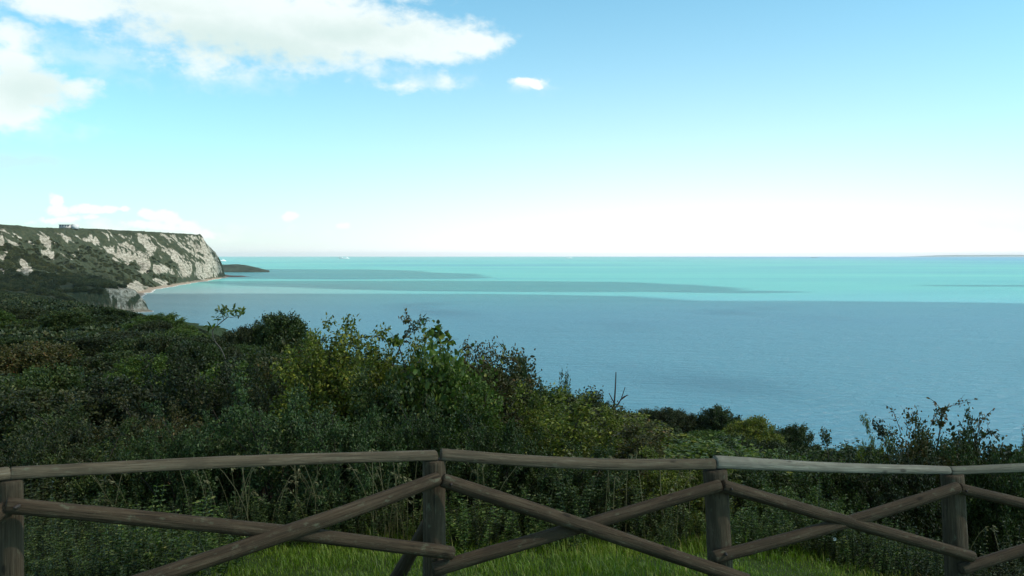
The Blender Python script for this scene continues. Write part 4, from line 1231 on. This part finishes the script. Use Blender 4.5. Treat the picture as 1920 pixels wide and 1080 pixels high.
def fence():
    D = [5.0, 6.4, 6.9, 7.5, 8.0]
    root = empty('rustic_fence', tuple(at(816, 1120, D[1])))
    tag(root, 'rustic round timber fence with crossed braces running along the grass edge', 'fence')
    parts = []
    P = dict(parent=None)

    def post(px, top, px2, d, r, seed, mat='wood_post', crack=0.25):
        a = at(px, top, d); g = ground_z(a[0], d)
        b = at(px2, 1060, d)
        foot = a + (b - a) * ((a[2] - (g - 0.4)) / (a[2] - b[2]))
        parts.append(log(foot, a, r * 1.05, r, seed, 'post', mat, None, crack=crack, bend=0.005, seg=34, sides=40))

    post(20, 899, 21, D[0], 0.064, 1, crack=0.1)
    post(814, 862, 814, D[1], 0.080, 2)
    post(1340, 880, 1350, D[2], 0.092, 3)
    post(1786, 889, 1794, D[3], 0.092, 4, crack=0.55)
    post(2240, 880, 2246, D[4], 0.09, 5)
    post(2700, 872, 2704, 8.5, 0.09, 6)
    for a, b, r0, r1, m, s in (
            ((-520, 975, 4.0), (16, 890, D[0]), .048, .045, 'wood_rail', 11), ((19, 890, D[0]), (816.5, 856, D[1]), .044, .047, 'wood_rail', 12),
            ((826.5, 854.5, D[1]), (1338, 872, D[2]), .052, .052, 'wood_rail', 13), ((1340, 869, D[2]), (1778, 883, D[3]), .060, .040, 'wood_pale', 14),
            ((1781, 884, D[3]), (2238, 862, D[4]), .042, .056, 'wood_moss', 15), ((2244, 862, D[4]), (2720, 856, 8.5), .054, .05, 'wood_rail', 16)):
        o = log(at(*a), at(*b), r0, r1, s, 'top_rail', m, None, half=True, bend=0.012)
        parts.append(o)
        if m == 'wood_pale': o['label'] = 'pale bleached top rail'
        if m == 'wood_moss': o['label'] = 'mossy top rail'
    f1, f2 = 0.13, 0.17
    for a, b, r0, r1, s in (
            ((14, 953, D[0] - f1), (-500, 1280, 3.8), .046, .046, 20),
            ((10, 948, D[0] - f2), (848, 1037, D[1] - f1), .044, .047, 21), ((822, 898, D[1] - f2), (20, 1168, D[0] - f2 - .06), .049, .05, 22),
            ((829, 900, D[1] - f2), (1402, 1088, D[2] - f2), .050, .050, 23), ((812, 1068, D[1] - f1), (1350, 910, D[2] - f1), .050, .046, 24),
            ((1354, 911, D[2] - f1), (1824, 1044, D[3] - f1), .048, .046, 25), ((1338, 1046, D[2] - f2), (1796, 914, D[3] - f2), .048, .048, 26),
            ((1798, 916, D[3] - f1), (2270, 1030, D[4] - f1), .046, .046, 27), ((1802, 1068, D[3] - f1), (2240, 935, D[4] - f2), .047, .047, 28), ((2246, 935, D[4] - f2), (2720, 1060, 8.5 - f2), .047, .047, 29), ((2236, 1062, D[4] - f1), (2700, 925, 8.5 - f1), .047, .047, 30)):
        parts.append(log(at(*a), at(*b), r0, r1, s, 'brace', 'wood_brace', None, bend=0.012))
    for px, py, d in ((800, 905, D[1] - .21), (846, 908, D[1] - .21), (1336, 915, D[2] - .17), (1372, 917, D[2] - .17), (1780, 919, D[3] - .21), (1812, 921, D[3] - .17), (828, 1036, D[1] - .17), (1362, 1040, D[2] - .21), (1806, 1041, D[3] - .17), (30, 951, D[0] - .21)):
        c = at(px, py, d)
        mb = MB(); mb.tube([c + np.array([0, 0.03, 0]), c, c + np.array([0, -0.012, 0])], [0.011, 0.011, 0.008], 8)
        parts.append(mb.build('bolt', M['iron']))
    a = at(802, 980, 6.52); b = at(732, 1104, 6.95)
    parts.append(log(b, a, .06, .045, 40, 'strut', 'wood_brace', None))
    for o in parts:
        o.parent = root; o.matrix_parent_inverse = mat_of(root).inverted()


fence()


# ------------------------------------------------------------------ grass, weeds, dry stalks
def blades(n, xr, yr, hfun, wid, name, mat, label, seed, keep=None):
    rng = np.random.default_rng(seed)
    x = rng.uniform(*xr, n); y = rng.uniform(*yr, n)
    if keep is not None:
        k = keep(x, y, rng); x, y = x[k], y[k]
    n = len(x)
    z = land(x, y)[0]
    h = hfun(x, y, rng)
    a = rng.uniform(0, 6.28, n); lean = rng.uniform(0.1, 0.75, n)
    dx, dy = np.cos(a), np.sin(a)
    s = np.stack([-dy, dx, np.zeros(n)], -1) * (wid * rng.uniform(0.7, 1.3, n))[:, None]
    b = np.stack([x, y, z - 0.02], -1)
    m = b + np.stack([dx * h * lean * 0.3, dy * h * lean * 0.3, h * 0.6], -1)
    t = b + np.stack([dx * h * lean, dy * h * lean, h * (1 - 0.25 * lean)], -1)
    V = np.stack([b - s, b + s, m + s * 0.75, m - s * 0.75, t], 1).reshape(-1, 3)
    i = np.arange(n)[:, None] * 5
    r = np.repeat(np.clip(rng.normal(0.42, 0.22, n) + 0.55 * fbm(x * 1.3, y * 1.3, 3, 3), 0, 1), 5)
    o = mesh_np(name, V, i + np.array([[0, 1, 2, 3]]), i + np.array([[3, 2, 4]]), {'rnd': r}, M[mat], False)
    tag(o, label, 'grass', None, 'stuff')
    return o


blades(90000, (-4.6, 5.6), (4.6, 9.7), lambda x, y, r: r.uniform(0.035, 0.09, len(x)) * (1 + 1.1 * smooth(8.2, 10, y + 0.6 * fbm(x, y, 7, 3))) * (1 + 0.9 * fbm(x * 1.6, y * 1.6, 5, 3)) * np.where(r.random(len(x)) > 0.97, 2.2, 1),
       0.0035, 'grass', 'grass', 'bright green mown grass along the foot of the fence', 21)


def dry_stalks():
    rng = np.random.default_rng(9)
    mb = MB(); P = []; A = []
    for px, py, d, n, sp in ((612, 985, 9.4, 9, 26), (470, 985, 9.3, 10, 60), (560, 975, 9.3, 8, 40), (730, 975, 9.2, 12, 26), (760, 990, 9.3, 8, 16), (1275, 990, 9.4, 10, 30), (900, 990, 9.4, 6, 40), (1150, 1010, 9.2, 6, 40), (430, 990, 9.2, 6, 20), (1830, 1010, 9.6, 6, 40), (240, 960, 9.5, 6, 60)):
        for k in range(n):
            p = at(px + rng.normal() * sp, py, d + rng.normal() * 0.15)
            p[2] = ground_z(p[0], p[1])
            h = rng.uniform(0.45, 0.95); ln = rng.normal(size=2) * 0.22
            top = p + np.array([ln[0] * h, ln[1] * h, h])
            pts = curve([p, p * 0.5 + top * 0.5 + np.array([-ln[0] * 0.15, 0, 0.06]), top, top + np.array([ln[0] * 0.3 + 0.03, 0, -0.02])], 8)
            mb.tube(pts, np.linspace(0.0045, 0.003, 8), 3)
            for q in range(16):
                u = rng.uniform(0.7, 1.0); i = min(int(u * 7), 6)
                P.append(pts[i] + rng.normal(size=3) * 0.006); A.append(unit(pts[i + 1] - pts[i]) + rng.normal(size=3) * 0.35)
    V, Q, R = leaves(np.array(P), np.array(A), np.full(len(P), 0.042), rng.uniform(0, 1, len(P)), rng, 0.3)
    V0 = np.vstack(mb.V); Q0 = np.vstack(mb.Q); T0 = np.vstack(mb.T)
    o = mesh_np('dry_grass', np.vstack([V0, V]), np.vstack([Q0, Q + len(V0)]), T0, {'rnd': np.concatenate([np.full(len(V0), 0.4), R])}, M['dry'])
    tag(o, 'tall straw coloured grass stalks standing in front of the bushes', 'grass', None, 'stuff')


dry_stalks()


def weeds():
    protos = []
    for k, mat in enumerate(('leaf_weed', 'leaf_cool', 'leaf_weed')):
        rng = np.random.default_rng(60 + k)
        mb = MB(); P = []; A = []; R = []
        for s in range(26):
            b = np.array([rng.normal() * 0.24, rng.normal() * 0.24, -0.03]); h = rng.uniform(0.25, 0.75)
            top = b + np.array([rng.normal() * 0.12, rng.normal() * 0.12, h])
            pts = curve([b, (b + top) / 2 + rng.normal(size=3) * 0.02, top], 6)
            mb.tube(pts, np.linspace(0.005, 0.002, 6), 4)
            for u in np.linspace(0.15, 1, 15):
                c = b + (top - b) * u; a0 = rng.uniform(0, 6.28)
                for q in range(4):
                    an = a0 + q * 1.57
                    P.append(c); A.append([math.cos(an), math.sin(an), rng.uniform(-0.1, 0.5)]); R.append(np.clip(rng.normal(0.4, 0.2) + 0.25 * u - 0.1, 0, 1))
        V, Q, RR = leaves(np.array(P), np.array(A), rng.uniform(0.02, 0.046, len(P)), np.array(R), rng, 0.5)
        root = bpy.data.objects.new('nettle_plant', None)
        fo = mesh_np('foliage', V, Q, None, {'rnd': RR}, M[mat], False, root, False)
        st = mb.build('stems', M[mat], root, False, False)
        protos.append((root, fo, st))
    rng = np.random.default_rng(8)
    spots = [(rng.uniform(30, 400), rng.uniform(7.6, 9.9)) for _ in range(40)] + [(rng.uniform(40, 330), rng.uniform(6.4, 7.8)) for _ in range(26)] + [(rng.uniform(1380, 1720), rng.uniform(8.7, 9.9)) for _ in range(30)] + \
            [(rng.uniform(860, 1290), rng.uniform(8.8, 9.8)) for _ in range(26)] + [(rng.uniform(400, 780), rng.uniform(9.1, 9.9)) for _ in range(16)] + [(rng.uniform(1800, 1930), rng.uniform(9.2, 10)) for _ in range(7)]
    for px, d in spots:
        root, fo, st = protos[rng.integers(3)]
        r = root.copy(); COL.objects.link(r)
        x = (px - 960) / F * d
        s = rng.choice([0.42, 0.55, 0.72, 0.95], p=[.3, .35, .25, .1]) * rng.uniform(0.9, 1.15) * (0.85 if d < 8 else 1)
        r.location = (x, d, ground_z(x, d)); r.scale = (s * 1.15, s * 1.15, s); r.rotation_euler = (0, 0, rng.uniform(0, 6.28))
        wm = M[('leaf_weed', 'leaf_deep', 'leaf_deep', 'leaf_olive', 'leaf_weed')[rng.integers(5)]]
        for c0 in (fo, st):
            c = c0.copy(); COL.objects.link(c); c.parent = r
            c.material_slots[0].link = 'OBJECT'; c.material_slots[0].material = wm
        reg = 'in the left bay of the fence' if px < 400 else ('left of the middle post' if px < 800 else ('in the middle bay of the fence' if px < 1300 else ('in the right bay of the fence' if px < 1750 else 'past the rightmost post')))
        tag(r, f'leafy green nettle clump {reg}, one of many alike', 'weed', f'nettle clumps {reg}')
    # white bindweed flowers
    for k, (px, py, lab) in enumerate(((1564, 1010, 'small white flower in the weeds under the pale rail brace crossing'), (1422, 1055, 'small white flower in the grass right of the second post from right'), (1552, 1048, 'small white flower low under the right braces, near the grass'))):
        d = 8.9
        p = at(px, py, d)
        root = empty('bindweed_flower', tuple(p)); tag(root, lab, 'flower', 'white flowers in the weeds')
        m = MB()
        pr = [(0.003, 0), (0.005, 0.01), (0.012, 0.016), (0.018, 0.018)]
        V = []; Q = []
        for i, (rr, zz) in enumerate(pr):
            V += [[rr * math.cos(a), -zz, rr * math.sin(a)] for a in np.arange(10) * 0.628]
        for i in range(3):
            for q in range(10): Q.append([i * 10 + q, i * 10 + (q + 1) % 10, i * 10 + 10 + (q + 1) % 10, i * 10 + 10 + q])
        m.add(np.array(V), Q); m.build('petals', M['petal'], root)
        g = ground_z(p[0], d)
        m = MB(); m.tube([[0, 0.002, 0], [0.01, 0.01, (g - p[2]) * 0.5], [0, 0, g - p[2]]], 0.003, 4); m.build('stem', M['leaf_weed'], root)


weeds()


# ------------------------------------------------------------------ buildings and ships
def clifftop_house():
    y = 1895.0
    x = (114 - 960) / F * y
    z = float(np.max([ground_z(x + q, y) for q in (0, 15, 30)])) - 1.5
    root = empty('clifftop_house', (x + 17, y, z))
    tag(root, 'pale low building with dark windows on the cliff top at left', 'building')
    m = MB(); m.box((-6, 0, 4.4), (24, 12, 8.8)); m.build('wall', M['plaster'], root)
    m = MB(); m.box((-6, 0, 9.1), (25, 13, 0.6)); m.build('roof', M['roofing'], root)
    for k in range(4):
        m = MB(); m.box((-15 + k * 5.6, -6.05, 6.6), (3.0, 0.4, 2.0)); m.build('window', M['window_dark'], root)
    m = MB(); m.box((13, 1, 4.1), (13, 11, 8.2)); m.build('annexe', M['plaster_grey'], root)
    m = MB(); m.box((13, 1, 8.85), (12.5, 10.5, 1.3), 0.6); m.build('annexe_roof', M['plaster_grey'], root)
    m = MB(); m.box((8, -1, 10.4), (1.2, 1.2, 2.6)); m.build('chimney', M['plaster'], root)
    y = 1850.0; x = (142 - 960) / F * y
    z = ground_z(x, y)
    r = empty('white_hut', (x, y, z)); tag(r, 'tiny white hut on the turf below the cliff top building', 'hut')
    m = MB(); m.box((0, 0, 1.7), (3.6, 3, 4.2)); m.build('wall', M['ship_white'], r)
    m = MB(); m.box((0, 0, 4.3), (4.2, 3.6, 1.0), 0.3); m.build('roof', M['plaster_grey'], r)


clifftop_house()


def ferry(px, d, length, label, heading, group='ships on the horizon'):
    root = empty('ferry', ((px - 960) / F * d, d, 0), heading)
    tag(root, label, 'ferry', group)
    Lh = length / 2; w = length * 0.075; hd = length * 0.065

    def prism(outline, z0, z1, name, mat, flare=1.0):
        n = len(outline); o = np.array(outline)
        V = [[a * (1 if flare == 1 else 1), b * flare, z0] for a, b in o * np.array([1, 1 / 1.0])] + [[a, b, z1] for a, b in o]
        V = np.array(V)
        Q = [[k, (k + 1) % n, n + (k + 1) % n, n + k] for k in range(n)]
        T = [[0, (k + 1), k + 2] for k in range(0)]
        top = [[n, n + k, n + k + 1] for k in range(1, n - 1)]
        bot = [[0, k + 1, k] for k in range(1, n - 1)]
        mb = MB(); mb.add(V, Q, top + bot)
        return mb.build(name, M[mat], root)
    hull = [(-Lh, -w), (Lh * 0.7, -w), (Lh * 0.88, -w * 0.6), (Lh, 0), (Lh * 0.88, w * 0.6), (Lh * 0.7, w), (-Lh, w)]
    prism(hull, -1, hd, 'hull', 'ship_white', 0.9)
    prism([(a * 0.998, b * 0.935) for a, b in hull], -1.5, hd * 0.25, 'boot_stripe', 'ship_dark')
    prism([(-Lh * 0.95, -w * .96), (Lh * 0.72, -w * .96), (Lh * 0.8, 0), (Lh * 0.72, w * .96), (-Lh * 0.95, w * .96)], hd, hd * 1.55, 'deckhouse', 'ship_white')
    prism([(-Lh * 0.9, -w * .98), (Lh * 0.7, -w * .98), (Lh * 0.7, w * .98), (-Lh * 0.9, w * .98)], hd * 1.2, hd * 1.33, 'window_band', 'ship_glass')
    prism([(Lh * 0.35, -w), (Lh * 0.68, -w), (Lh * 0.74, 0), (Lh * 0.68, w), (Lh * 0.35, w)], hd * 1.55, hd * 2.1, 'bridge', 'ship_white')
    prism([(-Lh * 0.5, -w * .5), (-Lh * 0.25, -w * .5), (-Lh * 0.25, w * .5), (-Lh * 0.5, w * .5)], hd * 1.55, hd * 2.5, 'funnel', 'ship_white')
    m = MB(); m.tube([[Lh * 0.5, 0, hd * 2.1], [Lh * 0.5, 0, hd * 3.0]], [length * .006, length * .004], 5); m.build('mast', M['ship_white'], root)


ferry(411, 10000, 150, 'white ferry half hidden behind the tip of the chalk headland', 0.2)
ferry(645, 17500, 200, 'white ferry on the horizon above the left part of the bay', 0.15)
ferry(1066, 19500, 150, 'small white ferry on the horizon right of the picture middle', 2.9)


def cargo(px, d, length, label, heading):
    root = empty('cargo_ship', ((px - 960) / F * d, d, 0), heading)
    tag(root, label, 'cargo ship', 'ships on the horizon')
    m = MB(); m.box((0, 0, length * 0.03), (length, length * 0.13, length * 0.07), 1.04); m.build('hull', M['ship_dark'], root)
    m = MB(); m.box((-length * 0.36, 0, length * 0.12), (length * 0.14, length * 0.11, length * 0.12)); m.build('deckhouse', M['plaster_grey'], root)
    m = MB(); m.tube([[length * .3, 0, length * .06], [length * .3, 0, length * .15]], length * .008, 5); m.build('mast', M['ship_dark'], root)


cargo(718, 23000, 110, 'dark speck of a ship on the horizon right of the middle ferry', 1.3)
cargo(1527, 24000, 170, 'low dark ship on the horizon at right', 0.0)

# ------------------------------------------------------------------ camera, output
cam = bpy.data.cameras.new('camera'); co = bpy.data.objects.new('camera', cam); COL.objects.link(co)
co.location = (0, 0, EYE); co.rotation_euler = (math.radians(90), 0, 0)
cam.sensor_width = 36; cam.lens = 36 * F / 1920.0
cam.shift_y = -(540 - EYEY) / 1920.0
cam.clip_start = 0.1; cam.clip_end = 120000
SC.camera = co
SC.render.engine = 'CYCLES'
SC.cycles.use_denoising = True
SC.cycles.max_bounces = 7; SC.cycles.diffuse_bounces = 3; SC.cycles.glossy_bounces = 2; SC.cycles.transmission_bounces = 4; SC.cycles.volume_bounces = 0
SC.cycles.sample_clamp_indirect = 4
SC.view_settings.view_transform = 'Standard'; SC.view_settings.look = 'None'
SC.view_settings.exposure = 0.6; SC.view_settings.gamma = 1.0
